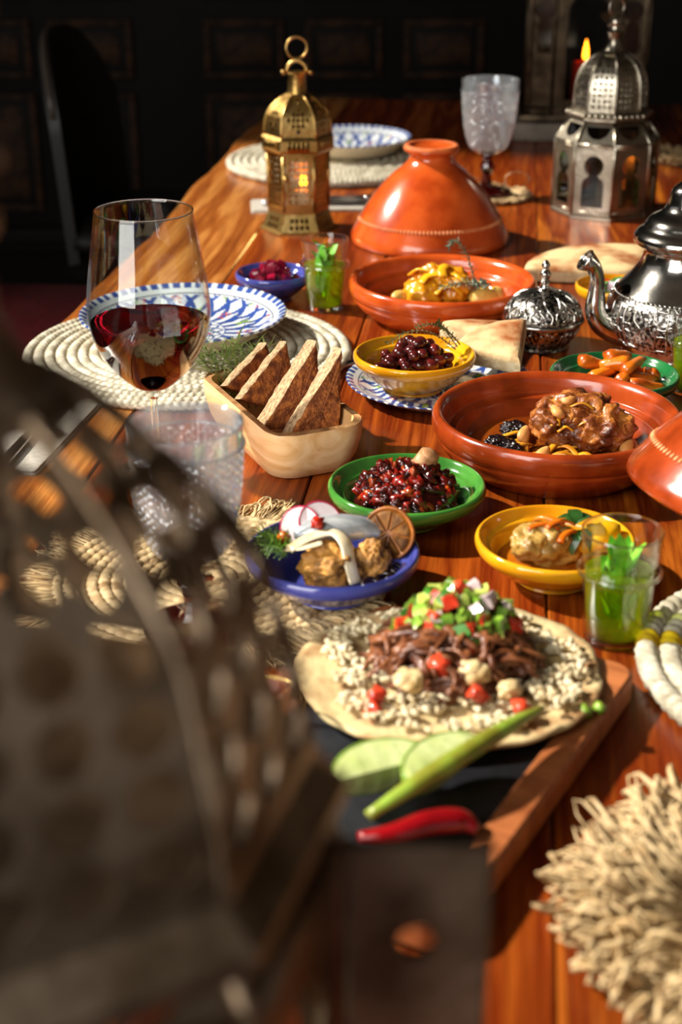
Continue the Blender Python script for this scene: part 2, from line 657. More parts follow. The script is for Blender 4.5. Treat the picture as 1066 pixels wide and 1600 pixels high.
tones = [('#cc8c48', '#a86228', '#824319'), ('#ae5a19', '#84370e', '#5e1e07'), ('#a65016', '#702708', '#9c4c14'),
         ('#b0601a', '#6c2507', '#944610'), ('#b4661a', '#7a300b', '#5c1d06'), ('#7a300b', '#a4541a', '#662307')]
widths = [0.17, 0.21, 0.22, 0.20, 0.21, 0.19]
LY0, LY1 = -1.52, 1.76
x = 0.0
for i, wd in enumerate(widths):
    n = 60
    bot, top = [], []
    x0, x1 = x + 0.0007, x + wd - 0.0007
    rg = random.Random(i)
    L, Rr = [], []
    for j in range(n + 1):
        y = LY0 + (LY1 - LY0) * j / n
        xl = x0 + (0.016 * noise.noise(Vector((y * 3.1, 2.2, 0))) + 0.007 * noise.noise(Vector((y * 11, 5.2, 0))) if i == 0 else 0)
        L.append((xl, y)); Rr.append((x1, y))
    e = 0.0016
    vs, fs = [], []
    for (a, y), (b, _) in zip(L, Rr):
        un = 0.02 if i == 0 else 0
        vs += [(a + un, y, -0.05), (a, y, -0.02 if i == 0 else -e), (a + (0.004 if i == 0 else e), y, 0), (b - e, y, 0), (b, y, -e), (b, y, -0.05)]
    for j in range(n):
        o, q = j * 6, j * 6 + 6
        for k in range(6):
            kk = (k + 1) % 6
            fs.append((o + k, q + k, q + kk, o + kk))
    fs += [tuple(range(6)), tuple(reversed(range(n * 6, n * 6 + 6)))]
    mk('plank', (vs, fs), wood('table_wood_%d' % i, tones[i], i * 1.37 + 0.4, 0.26 + 0.03 * (i % 2)), table, (0, 0, T), angle=40)
    x += wd
TW = x
for lx, ly in ((0.12, LY0 + 0.15), (TW - 0.12, LY0 + 0.15), (0.12, LY1 - 0.15), (TW - 0.12, LY1 - 0.15)):
    mk('leg', rbox(0.09, 0.09, T - 0.05, 0.006, 2), dark_wood, table, (lx, ly, 0), angle=35)
for ly in (LY0 + 0.15, LY1 - 0.15):
    mk('apron', rbox(TW - 0.36, 0.04, 0.09, 0.004, 2), dark_wood, table, (TW / 2, ly, T - 0.14), angle=35)

# ================================================================== chairs on the left
chair_m = M('chair_dark_leather', '#17120f', '#0f0b09', 12, rough=0.5)
red_m = M('red_cushion_fabric', '#6a0d14', '#4a080e', 90, rough=0.85, bump=0.3, bscale=300)
def chair(label, loc, rz, cm):
    t = thing('dining_chair', label, 'chair', loc, (0, 0, rz), 'dark chairs along the left side of the table')
    for sx in (-1, 1):
        for sy in (-1, 1):
            mk('leg', tube([(sx * 0.2, sy * 0.2, 0.44), (sx * 0.22, sy * 0.215, 0)], [0.022, 0.015], 8), dark_wood, t)
    mk('seat', loft([rrect(0.22, 0.22, 0.05, 0.41), rrect(0.235, 0.235, 0.06, 0.43), rrect(0.235, 0.235, 0.06, 0.455), rrect(0.21, 0.21, 0.05, 0.475)]), dark_wood, t, angle=40)
    cu = mk('cushion', loft([rrect(0.19, 0.19, 0.05, 0.476), rrect(0.225, 0.225, 0.06, 0.495), rrect(0.225, 0.225, 0.06, 0.52), rrect(0.18, 0.18, 0.05, 0.545)]), cm, t)
    # arched back: a curved shell on the -x side
    cols, rows = 18, 10
    vs, fs = [], []
    for s in range(2):
        for j in range(rows + 1):
            for i in range(cols + 1):
                u = -1 + 2 * i / cols
                top = 0.93 - 0.16 * abs(u) ** 3.2
                z = 0.44 + (top - 0.44) * j / rows
                y = u * 0.22
                xx = -0.225 - 0.07 * (z - 0.44) + 0.05 * u * u + (0.0 if s == 0 else -0.025)
                vs.append((xx, y, z))
    N = (rows + 1) * (cols + 1)
    for j in range(rows):
        for i in range(cols):
            a = j * (cols + 1) + i
            q = (a, a + 1, a + cols + 2, a + cols + 1)
            fs.append(q)
            fs.append(tuple(N + p for p in reversed(q)))
    border = [i for i in range(cols + 1)] + [j * (cols + 1) + cols for j in range(1, rows + 1)] + [rows * (cols + 1) + i for i in range(cols - 1, -1, -1)] + [j * (cols + 1) for j in range(rows - 1, 0, -1)]
    for a, b in zip(border, border[1:] + border[:1]):
        fs.append((b, a, a + N, b + N))
    bk = mk('backrest', (vs, fs), chair_m, t, angle=50)
    edge = [(-0.2375 - 0.07 * (0.93 - 0.16 * abs(u) ** 3.2 - 0.44) + 0.05 * u * u, u * 0.22, 0.93 - 0.16 * abs(u) ** 3.2) for u in [-1 + i / 9 for i in range(19)]]
    mk('piping', tube(edge, 0.008, 8), M('chair_piping', '#3b332c', rough=0.35), bk)
    return t
chair('dark chair with a red seat cushion beside the large woven placemat', (-0.50, 2.50, 0), R(-4), red_m)
chair('dark chair without red, standing by the far end of the table', (-0.36, 3.32, 0), R(-8), chair_m)

# ================================================================== lanterns
lan_m = M('worn_nickel', '#b9b1a0', '#857c6c', 22, rough=0.30, metal=1.0, bump=0.25, bscale=160, rvar=0.1)
lan_dark = M('warm_brown_nickel', '#a5917a', '#6f5c48', 30, rough=0.5, metal=1.0, bump=0.25, bscale=160)  # base colour warmed to stand in for the table's reflection
brass_m = M('aged_brass', '#cfab6a', '#98783f', 26, rough=0.32, metal=1.0, bump=0.25, bscale=150, rvar=0.1)
pane_m = thin_glass('lantern_pane', '#e9e6dc', 0.05)
green_pane = thin_glass('green_lantern_pane', '#5fae32', 0.05)
smoke_pane = thin_glass('smoked_lantern_pane', '#8c7f70', 0.08)
wax_m = M('candle_wax', '#e8dcc0', rough=0.5, sss=0.3)
red_wax = M('red_candle_wax', '#b3281a', rough=0.4, sss=0.3)
flame_m = M('flame', '#ff8a1c', rough=1.0, emit=14)
dark_wick = M('wick', '#1c130d', rough=0.9)

def ray_poly(c, a, poly):
    d = (math.cos(a), math.sin(a))
    best = None
    n = len(poly)
    for i in range(n):
        p, q = poly[i], poly[(i + 1) % n]
        ex, ey = q[0] - p[0], q[1] - p[1]
        det = d[0] * -ey + ex * d[1]
        if abs(det) < 1e-14:
            continue
        rx, ry = p[0] - c[0], p[1] - c[1]
        t = (rx * -ey + ex * ry) / det
        s = (d[0] * ry - d[1] * rx) / det
        if t > 1e-9 and -1e-6 <= s <= 1 + 1e-6:
            if best is None or t < best:
                best = t
    return best or 0.0

def holed(rect, hole, c):
    """plate with one opening: quads between the plate's edge and the opening's"""
    angs = set()
    for p in list(rect) + list(hole):
        angs.add(round(math.atan2(p[1] - c[1], p[0] - c[0]), 6))
    angs = sorted(angs)
    n = len(angs)
    vs = []
    for a in angs:
        t = ray_poly(c, a, rect)
        vs.append((c[0] + t * math.cos(a), c[1] + t * math.sin(a)))
    for a in angs:
        t = ray_poly(c, a, hole)
        vs.append((c[0] + t * math.cos(a), c[1] + t * math.sin(a)))
    fs = [(i, (i + 1) % n, n + (i + 1) % n, n + i) for i in range(n)]
    return vs, fs

def quad_outline(w0, w1, h):
    return [(-w0, 0), (w0, 0), (w1, h), (-w1, h)]

def keyhole(w, h, z0, rc, neck):
    """Moorish keyhole opening, base width w, circle radius rc on top"""
    p = [(-w / 2, z0), (w / 2, z0), (w / 2, z0 + h * 0.45), (w / 2 * 0.86, z0 + h * 0.53), (neck, z0 + h * 0.60), (neck * 0.92, z0 + h * 0.63)]
    cz = z0 + h - rc
    a0 = math.asin(max(-1, min(1, (z0 + h * 0.66 - cz) / rc)))
    for i in range(13):
        a = a0 + (PI - 2 * a0) * i / 12
        p.append((rc * math.cos(a), cz + rc * math.sin(a)))
    p += [(-neck * 0.92, z0 + h * 0.63), (-neck, z0 + h * 0.60), (-w / 2 * 0.86, z0 + h * 0.53), (-w / 2, z0 + h * 0.45)]
    return p

def ngon(n, r, z, rot):
    return [(r * math.cos(rot + 2 * PI * i / n), r * math.sin(rot + 2 * PI * i / n), z) for i in range(n)]

def facet(n, k, rot, r, z):
    """end points of side k of an n-sided ring"""
    a, b = rot + 2 * PI * k / n, rot + 2 * PI * (k + 1) / n
    return Vector((r * math.cos(a), r * math.sin(a), z)), Vector((r * math.cos(b), r * math.sin(b), z))

def side_plate(n, k, rot, r0, r1, z0, z1, s2d):
    """put a flat 2D plate (x across, y up) on side k of a prism or cone frustum"""
    A, B = facet(n, k, rot, r0, z0)
    C, D = facet(n, k, rot, r1, z1)
    m0, m1 = (A + B) / 2, (C + D) / 2
    ux = (B - A).normalized()
    uy = (m1 - m0).normalized()
    return [tuple(m0 + ux * x + uy * y) for x, y in s2d[0]], s2d[1]

def side_len(r0, r1, z0, z1, n):
    c = math.cos(PI / n)
    return math.hypot((r0 - r1) * c, z1 - z0)

def pierced(n, k, rot, prof, nu, nv, shapes, mu=0.10, mv=0.06, m=16):
    """pierced curved panel: side k of a dome; prof(v)->(r, z); cells carry openings, shapes(i, j, angle)->0..1 radius"""
    def P(u, v):
        r, z = prof(v)
        A, B = facet(n, k, rot, r, z)
        return A.lerp(B, u)
    vs, fs = [], []
    def add(q):
        o = len(vs)
        vs.extend(tuple(p) for p in q)
        return list(range(o, o + len(q)))
    q4 = m // 4
    us = [mu + (1 - 2 * mu) * i / nu for i in range(nu + 1)]
    vv = [mv + (1 - 2 * mv) * j / nv for j in range(nv + 1)]
    for i in range(nu):
        for j in range(nv):
            u0, u1, v0, v1 = us[i], us[i + 1], vv[j], vv[j + 1]
            cu, cv = (u0 + u1) / 2, (v0 + v1) / 2
            bd = [(u0 + (u1 - u0) * t / q4, v0) for t in range(q4)] + [(u1, v0 + (v1 - v0) * t / q4) for t in range(q4)] + \
                 [(u1 + (u0 - u1) * t / q4, v1) for t in range(q4)] + [(u0, v1 + (v0 - v1) * t / q4) for t in range(q4)]
            inner = []
            for (u, v) in bd:
                a = math.atan2((v - cv) / (v1 - v0), (u - cu) / (u1 - u0))
                rr = shapes(i, j, a)
                inner.append((cu + rr * (u1 - u0) / 2 * math.cos(a), cv + rr * (v1 - v0) / 2 * math.sin(a)))
            o = add([P(*b) for b in bd])
            w_ = add([P(*b) for b in inner])
            for t in range(m):
                t2 = (t + 1) % m
                fs.append((o[t], o[t2], w_[t2], w_[t]))
    # plain margins
    for j in range(nv):
        for (ua, ub) in ((0, us[0]), (us[-1], 1)):
            fs.append(tuple(add([P(ua, vv[j]), P(ub, vv[j]), P(ub, vv[j + 1]), P(ua, vv[j + 1])])))
    for (va, vb) in ((0, vv[0]), (vv[-1], 1)):
        fs.append(tuple(add([P(0, va), P(1, va), P(1, vb), P(0, vb)])))
    return vs, fs

def star_hole(i, j, a):
    # openings alternate between four-point stars and lozenges, like fretwork
    if (i + j) % 2 == 0:
        return 0.62 + 0.24 * math.cos(4 * a)
    return 0.70 - 0.16 * math.cos(4 * a)

def big_hole(i, j, a):
    if (i + j) % 2 == 0:
        return 0.84 + 0.06 * math.cos(4 * a)
    return 0.82 - 0.06 * math.cos(2 * a)

def candle(label, loc, wax, h=0.06, r=0.022, fl=0.02, loc_group=None):
    t = thing('candle', label, 'candle', loc)
    mk('wax_body', lathe([(0, 0), (r, 0), (r, h - 0.004), (r - 0.003, h), (0, h - 0.002)], 24), wax, t, angle=40)
    mk('wick', tube([(0, 0, h - 0.004), (0.0005, 0, h + 0.006)], 0.0009, 6), dark_wick, t)
    mk('flame', lathe([(0, h + 0.003), (0.004, h + 0.006), (0.0058, h + 0.011), (0.0042, h + 0.004 + fl * 0.65), (0.0012, h + fl * 1.15), (0, h + fl * 1.3)], 16), flame_m, t)
    return t

def oct_lantern(label, loc, rot, s, hole, nu=3, nv=6, mats=None, metal=lan_m, dome_seg=14, key=1.0, wide=1.0, zs=0.118, dw=1.0, door=None, pr=None, beads=True):
    t = thing('octagonal_lantern', label, 'lantern', loc, (0, 0, 0), 'octagonal nickel lanterns')
    n = 8
    rb = 0.083 * s * wide
    mk('base_plate', loft([ngon(n, rb * 0.97, 0, rot), ngon(n, rb * 1.03, 0.001, rot), ngon(n, rb * 1.03, 0.006 * s, rot), ngon(n, rb * 0.985, 0.009 * s, rot)]), metal, t, smooth=False)
    z0, z1, z2 = 0.009 * s, zs * s, 0.152 * s
    rs = 0.058 * s * dw
    wb_ = rb * math.sin(PI / n)
    ws = rs * math.sin(PI / n)
    h1 = z1 - z0
    h2 = side_len(rb, rs, z1, z2, n)
    for k in range(n):
        plate = holed(quad_outline(wb_, wb_, h1), keyhole(wb_ * 1.12 * key, h1 * 0.74, h1 * 0.11, h1 * 0.74 * 0.195 * key, wb_ * 0.26 * key), (0, h1 * 0.575))
        p = mk('side_panel', side_plate(n, k, rot, rb, rb, z0, z1, plate), metal, t, smooth=False)
        solid(p, 0.0016 * s)
        pm = (mats or [pane_m])[k % len(mats or [1])]
        g = side_plate(n, k, rot, rb * 0.965, rb * 0.965, z0, z1, (quad_outline(wb_ * 0.95, wb_ * 0.95, h1), [(0, 1, 2, 3)]))
        mk('glass_pane', g, pm, p, smooth=False)
        # embossed lines along the panel's edge
        A, B = facet(n, k, rot, rb * 1.004, z0)
        for zz in (z0 + h1 * 0.04, z0 + h1 * 0.96):
            q0, q1 = Vector((A.x, A.y, zz)), Vector((B.x, B.y, zz))
            mk('edge_bead', tube([q0, q1], 0.0011 * s, 6), metal, p)
        # sloping shoulder with a half-round opening
        hw_ = wb_ * 0.62
        half = [(hw_ * math.cos(a), h2 * 0.78 + h2 * 0.56 * math.sin(a)) for a in [PI + PI * i / 12 for i in range(13)]]
        half = [(x * (1 - 0.25 * 0), y) for x, y in half]
        sp = holed(quad_outline(wb_, ws, h2), half, (0, h2 * 0.55))
        q = mk('shoulder_panel', side_plate(n, k, rot, rb, rs, z1, z2, sp), metal, t, smooth=False)
        solid(q, 0.0016 * s)
        mk('shoulder_pane', side_plate(n, k, rot, rb * 0.965, rs * 0.95, z1, z2, (quad_outline(wb_ * 0.95, ws * 0.95, h2), [(0, 1, 2, 3)])), smoke_pane, q, smooth=False)
    for k in range(n):
        a = rot + 2 * PI * k / n
        ca, sa = math.cos(a), math.sin(a)
        mk('corner_rib', tube([(rb * ca, rb * sa, z0 * 0.6), (rb * ca, rb * sa, z1), (rs * ca, rs * sa, z2)], 0.0024 * s, 8), metal, t)
    top = ngon(n, rb * 1.0, z1, rot)
    for k in range(n):
        mk('shoulder_rim', tube([top[k], top[(k + 1) % n]], 0.0022 * s, 8), metal, t)
    # gallery ring with beads
    zr = z2
    mk('gallery_ring', loft([ngon(n, rs * 0.9, zr - 0.002 * s, rot), ngon(n, rs * 1.13, zr, rot), ngon(n, rs * 1.13, zr + 0.004 * s, rot), ngon(n, rs * 0.98, zr + 0.012 * s, rot), ngon(n, rs * 0.9, zr + 0.012 * s, rot)], True, True), metal, t, smooth=False)
    bead_me = mesh('bead', blob(0.0043 * s, amp=0, sub=2), metal)
    nb = 40
    rr = rs * 1.13
    per = []
    oc = ngon(n, rr, zr + 0.0065 * s, rot)
    for k in range(n if beads else 0):
        A, B = Vector(oc[k]), Vector(oc[(k + 1) % n])
        for i in range(nb // n):
            obj('bead', bead_me, t, A.lerp(B, (i + 0.0) / (nb // n)))
    # dome
    dz0, dz1 = zr + 0.012 * s, 0.251 * s
    pr = pr or [(0.0575, 0), (0.0572, 0.2), (0.0560, 0.42), (0.0520, 0.62), (0.0430, 0.80), (0.0300, 0.92), (0.0165, 1.0)]
    def prof(v):
        for (r0, a), (r1, b) in zip(pr, pr[1:]):
            if v <= b + 1e-9:
                f = (v - a) / (b - a)
                return ((r0 + (r1 - r0) * f) * s, dz0 + (dz1 - dz0) * v)
        return (pr[-1][0] * s, dz1)
    prs = spl([(v, r) for r, v in pr], 6)
    def prof2(v):
        for (a, r0), (b, r1) in zip(prs, prs[1:]):
            if v <= b + 1e-9:
                f = (v - a) / max(1e-9, b - a)
                return ((r0 + (r1 - r0) * f) * s * dw, dz0 + (dz1 - dz0) * v)
        return (prs[-1][1] * s * dw, dz1)
    for k in range(n):
        p = mk('dome_panel', pierced(n, k, rot, prof2, nu, nv, hole, 0.10 if beads else 0.03, 0.05), metal, t, smooth=False)
        solid(p, 0.0012 * s)
    for k in range(n):
        a = rot + 2 * PI * k / n
        pts = [(prof2(v)[0] * math.cos(a), prof2(v)[0] * math.sin(a), prof2(v)[1]) for v in [i / dome_seg for i in range(dome_seg + 1)]]
        mk('dome_rib', tube(pts, 0.0022 if beads else 0.0013, 8), metal, t)
    if door is not None:
        # a narrow door leaf standing open, hinged on a corner rib
        a = rot + 2 * PI * door / n
        hx0, hy0 = rb * math.cos(a) + 0.003 * s, rb * math.sin(a)
        wd, hd = 0.030 * s, z1 - z0
        pl = holed([(0, 0), (wd, 0), (wd, hd), (0, hd)], [(wd / 2 + wd * 0.15 * math.cos(q), hd * 0.80 + wd * 0.15 * math.sin(q)) for q in [2 * PI * i / 20 for i in range(20)]], (wd / 2, hd * 0.80))
        d = mk('door_leaf', ([(hx0 + x, hy0, z0 + y) for x, y in pl[0]], pl[1]), metal, t, smooth=False)
        solid(d, 0.0022 * s)
        for x in (0.0, wd):
            mk('door_edge', tube([(hx0 + x, hy0, z0), (hx0 + x, hy0, z1)], 0.0016 * s, 8), metal, d)
    # neck, cap, hanging ring
    pn = [(0.0185, 0.249), (0.0150, 0.254), (0.0105, 0.262), (0.0095, 0.274), (0.0120, 0.277), (0.0125, 0.280), (0.0090, 0.283), (0.0080, 0.290), (0.0098, 0.293), (0.0085, 0.299), (0.004, 0.303), (0, 0.304)]
    mk('neck', lathe([(r * s, z * s) for r, z in pn], 32), metal, t, angle=50)
    mk('hook_pin', tube([(-0.012 * s, 0, 0.290 * s), (0.014 * s, 0, 0.290 * s)], 0.002 * s, 8), metal, t)
    rg = ring_tube(0.0135 * s, 0.0017 * s, 40, 8)
    mk('hanging_ring', rg, metal, t, (0, 0, 0.3165 * s), (R(90), 0, R(25)))
    return t

# the large one right in front of the lens, far out of focus
FLOC = Vector((-0.118, 0.415, T))
oct_lantern('large blurred nickel lantern in the left foreground, pierced dome nearest the viewer', FLOC, R(-84), 1.62, big_hole, 3, 6, [pane_m], lan_dark, wide=0.87, zs=0.140, dw=1.14, door=2, beads=False,
            pr=[(0.0585, 0), (0.0575, 0.15), (0.0556, 0.27), (0.0509, 0.53), (0.0422, 0.69), (0.0292, 0.875), (0.0195, 0.955), (0.0125, 1.0)])
candle('unlit pale candle inside the large blurred foreground lantern', FLOC + Vector((0.0, 0.0, 0.0148)), wax_m, 0.09, 0.03)

# the one at the back right
BL = at(941, 329)
oct_lantern('upright nickel lantern with keyhole windows behind the silver teapot', BL, R(-91), 1.0, star_hole, 4, 9, [pane_m, pane_m, green_pane, pane_m, smoke_pane, pane_m, green_pane, smoke_pane])
candle('pale candle inside the nickel lantern behind the teapot', BL + Vector((0.01, 0, 0.0095)), wax_m, 0.04, 0.02, 0.014)

# brass lantern, six-sided
def brass_lantern(loc, rot):
    t = thing('brass_lantern', 'six-sided golden brass lantern with pierced dome and glowing candle', 'lantern', loc)
    n = 6
    def hexl(name, rz):
        return mk(name, loft([ngon(n, r, z, rot) for r, z in rz]), brass_m, t, smooth=False)
    # flared base: six pierced trapezia
    hb = 0.033
    rb0, rb1 = 0.0585, 0.0455
    def dots(i, j, a):
        return 0.74 - 0.08 * math.cos(4 * a)
    def none(i, j, a):
        return 0.0
    for k in range(n):
        pf = lambda v: (rb0 + (rb1 - rb0) * v, hb * v)
        solid(mk('base_panel', pierced(n, k, rot, pf, 4, 2, dots, 0.2, 0.2), brass_m, t, smooth=False), 0.0014)
    hexl('foot_rim', [(rb0 * 0.9, 0), (rb0 * 1.05, 0), (rb0 * 1.05, 0.003), (rb0 * 0.98, 0.005)])
    hexl('floor_plate', [(rb1 * 0.8, hb - 0.002), (rb1 * 1.05, hb - 0.002), (rb1 * 1.05, hb + 0.002), (rb1 * 0.9, hb + 0.003)])
    rB, zB0, zB1 = 0.0465, hb + 0.002, 0.122
    wv, hv = rB * math.sin(PI / n), zB1 - zB0
    def fil(i, j, a):
        return 0.66 + 0.20 * math.cos(4 * a + (PI if (i + j) % 2 else 0))
    for k in range(n):
        a = rot + 2 * PI * (k + 0.5) / n
        facing = math.cos(a) * 0.15 - math.sin(a)
        if facing > 0.85:
            # glazed door at the front
            fr = holed(quad_outline(wv, wv, hv), [(-wv * 0.68, hv * 0.1), (wv * 0.68, hv * 0.1), (wv * 0.68, hv * 0.9), (-wv * 0.68, hv * 0.9)], (0, hv * 0.5))
            d = mk('door', side_plate(n, k, rot, rB, rB, zB0, zB1, fr), brass_m, t, smooth=False)
            solid(d, 0.003)
            q = mk('door_frame', side_plate(n, k, rot, rB * 1.02, rB * 1.02, zB0, zB1, holed(quad_outline(wv * 0.8, wv * 0.8, hv), [(-wv * 0.62, hv * 0.13), (wv * 0.62, hv * 0.13), (wv * 0.62, hv * 0.87), (-wv * 0.62, hv * 0.87)], (0, hv * 0.5))), brass_m, d, smooth=False)
            solid(q, 0.002)
            pf = lambda v: (rB * 0.985, zB0 + hv * (0.1 + 0.8 * v))
            def rosette(i, j, a):
                return 0.80 + 0.06 * math.cos(6 * a)
            solid(mk('fretwork', pierced(n, k, rot, pf, 4, 7, rosette, 0.18, 0.02), M('pale_fretwork', '#c9b48a', '#9a845a', 60, rough=0.4, metal=0.7), d, smooth=False), 0.0008)
            mk('glass_pane', side_plate(n, k, rot, rB * 0.95, rB * 0.95, zB0, zB1, (quad_outline(wv * 0.85, wv * 0.85, hv), [(0, 1, 2, 3)])), pane_m, d, smooth=False)
            A, B = facet(n, k, rot, rB * 1.06, zB0 + hv * 0.58)
            c = A.lerp(B, 0.1)
            mk('latch', blob(0.004, amp=0, sub=2), brass_m, d, c)
        else:
            pf = lambda v: (rB, zB0 + hv * v)
            solid(mk('side_panel', pierced(n, k, rot, pf, 5, 9, fil, 0.14, 0.05), brass_m, t, smooth=False), 0.0014)
    for k in range(n):
        a = rot + 2 * PI * k / n
        mk('corner_rib', tube([(rB * math.cos(a), rB * math.sin(a), zB0), (rB * math.cos(a), rB * math.sin(a), zB1)], 0.0026, 8), brass_m, t)
    zc = 0.122
    for k in range(n):
        pf = lambda v: (0.0475 + 0.010 * math.sin(PI * (0.12 + 0.8 * v)), zc + 0.025 * v)
        solid(mk('cornice_panel', pierced(n, k, rot, pf, 5, 1, dots, 0.2, 0.2), brass_m, t, smooth=False), 0.0014)
    hexl('cornice_lower_rim', [(0.046, zc - 0.002), (0.0525, zc - 0.002), (0.0525, zc + 0.001), (0.046, zc + 0.002)])
    # dome
    dz0, dz1 = 0.147, 0.205
    pr = spl([(0, 0.0515), (0.3, 0.0500), (0.55, 0.0450), (0.78, 0.0340), (1.0, 0.0165)], 6)
    def prof(v):
        for (a, r0), (b, r1) in zip(pr, pr[1:]):
            if v <= b + 1e-9:
                return (r0 + (r1 - r0) * (v - a) / max(1e-9, b - a), dz0 + (dz1 - dz0) * v)
        return (pr[-1][1], dz1)
    def cross(i, j, a):
        # a diamond-shaped field of openings in the middle of each leaf of the dome
        if abs(i - 2.0) / 2.6 + abs(j - 2.0) / 3.4 > 0.95:
            return 0.02
        return 0.82 + 0.08 * math.cos(4 * a)
    for k in range(n):
        solid(mk('dome_panel', pierced(n, k, rot, prof, 5, 6, cross, 0.14, 0.08), brass_m, t, smooth=False), 0.0012)
        a = rot + 2 * PI * k / n
        mk('dome_rib', tube([(prof(i / 10)[0] * math.cos(a), prof(i / 10)[0] * math.sin(a), prof(i / 10)[1]) for i in range(11)], 0.0018, 8), brass_m, t)
    mk('neck', lathe([(0.0165, 0.203), (0.0148, 0.207), (0.0140, 0.212), (0.0136, 0.232), (0.0145, 0.235), (0.0120, 0.237), (0, 0.237)], 32), brass_m, t, angle=40)
    mk('hook_pin', tube([(-0.021, 0, 0.236), (0.021, 0, 0.236)], 0.0020, 8), brass_m, t)
    for sx in (-1, 1):
        mk('pin_ball', blob(0.0042, amp=0, sub=2), brass_m, t, (sx * 0.0205, 0, 0.236))
    arch = [(0.015 * math.cos(a), 0, 0.236 + 0.017 * math.sin(a)) for a in [PI * i / 14 for i in range(15)]]
    mk('handle_loop', tube(arch, 0.0032, 8), brass_m, t)
    mk('hanging_ring', ring_tube(0.0155, 0.0021, 44, 8), brass_m, t, (0, 0, 0.271), (R(90), 0, R(8)))
    return t
GL = at(467, 357)
brass_lantern(GL, R(-117))
candle('glowing candle inside the golden brass lantern', GL + Vector((0.008, 0, 0.034)), wax_m, 0.026, 0.017, 0.024)

# tall square lantern standing on a stone block in the dark
black_m = M('blackened_metal', '#4d4234', '#2c241b', 30, rough=0.45, metal=1.0, bump=0.25, bscale=160)
def square_lantern(loc, rz):
    stone = M('pale_stone', '#7d7266', '#564d43', 18, rough=0.75, bump=0.4, bscale=120)
    b = tag(mk('stone_block', rbox(0.275, 0.22, 0.036, 0.006, 2), stone, None, loc, (0, 0, rz), angle=35), 'low pale stone block under the tall dark lantern', 'block')
    t = thing('square_lantern', 'tall dark square lantern with a lit candle at the shadowed table end', 'lantern', (loc.x, loc.y, loc.z + 0.036), (0, 0, rz))
    wq, H = 0.12, 0.40
    mk('base_plate', rbox(0.252, 0.20, 0.014, 0.003, 2), black_m, t, angle=35)
    for sx in (-1, 1):
        for sy in (-1, 1):
            mk('corner_post', rbox(0.014, 0.014, H - 0.02, 0.002, 2), black_m, t, (sx * 0.112, sy * 0.088, 0.014), angle=35)
    # front: two narrow keyhole columns and a central door with an arch
    h = H - 0.10
    def front(x0, x1, hole, c, name):
        s = holed([(x0, 0), (x1, 0), (x1, h), (x0, h)], hole, c)
        o = mk(name, ([(x, -0.092, 0.014 + y) for x, y in s[0]], s[1]), black_m, t, smooth=False)
        solid(o, 0.003)
        mk('glass_pane', ([(x0, -0.088, 0.02), (x1, -0.088, 0.02), (x1, -0.088, 0.014 + h), (x0, -0.088, 0.014 + h)], [(0, 1, 2, 3)]), smoke_pane if name == 'column_panel' else pane_m, o, smooth=False)
        return o
    for sx in (-1, 1):
        kh = [(x + sx * 0.085, y) for x, y in keyhole(0.028, 0.10, 0.12, 0.0195, 0.008)]
        front(sx * 0.085 - 0.021, sx * 0.085 + 0.021, kh, (sx * 0.085, 0.12 + 0.10 * 0.62), 'column_panel')
    arch = [(-0.040, 0.03), (0.040, 0.03), (0.040, 0.19)] + [(0.040 * math.cos(a), 0.19 + 0.05 * math.sin(a)) for a in [PI * i / 12 for i in range(1, 12)]] + [(-0.040, 0.19)]
    front(-0.063, 0.063, arch, (0, 0.14), 'door')
    for z in (0.014, 0.03, h + 0.005):
        mk('moulding', tube([(-0.12, -0.096, z), (0.12, -0.096, z)], 0.003, 8), black_m, t)
    for x in (-0.064, 0.064, -0.118, 0.118):
        mk('moulding', tube([(x, -0.096, 0.014), (x, -0.096, 0.014 + h)], 0.0028, 8), black_m, t)
    for sx in (-1, 1):
        s = holed([(-0.085, 0), (0.085, 0), (0.085, h), (-0.085, h)], keyhole(0.09, 0.2, 0.05, 0.036, 0.024), (0, 0.05 + 0.2 * 0.64))
        solid(mk('side_panel', ([(sx * 0.113, x, 0.014 + y) for x, y in s[0]], s[1]), black_m, t, smooth=False), 0.003, 0)
    s = holed([(-0.11, 0), (0.11, 0), (0.11, h), (-0.11, h)], keyhole(0.12, 0.2, 0.05, 0.05, 0.034), (0, 0.05 + 0.2 * 0.64))
    solid(mk('rear_panel', ([(x, 0.09, 0.014 + y) for x, y in s[0]], s[1]), black_m, t, smooth=False), 0.003, 0)
    mk('roof', loft([rrect(0.125, 0.10, 0.004, H - 0.084, 2), rrect(0.125, 0.10, 0.004, H - 0.07, 2), rrect(0.08, 0.065, 0.004, H - 0.02, 2), rrect(0.03, 0.03, 0.01, H + 0.03, 2)]), black_m, t, angle=30)
    mk('hanging_ring', ring_tube(0.022, 0.003, 36, 8), black_m, t, (0, 0, H + 0.052), (R(90), 0, 0))
    return t
SL = at(905, 208)
square_lantern(SL, R(-6))
candle('red candle burning inside the tall dark square lantern', SL + Vector((0.0, -0.02, 0.0505)), red_wax, 0.095, 0.026, 0.034)

# ================================================================== woven palm placemats
palm = M('palm_wrap', '#d0c8b2', '#968d76', 55, rough=0.62, bump=0.3, bscale=220, stretch=(1, 1, 3))
palm_y = M('yellow_palm_wrap', '#d9b51a', '#b58f10', 60, rough=0.6)
palm_d = M('pale_palm_core', '#cbbf9f', '#a3966f', 70, rough=0.7)

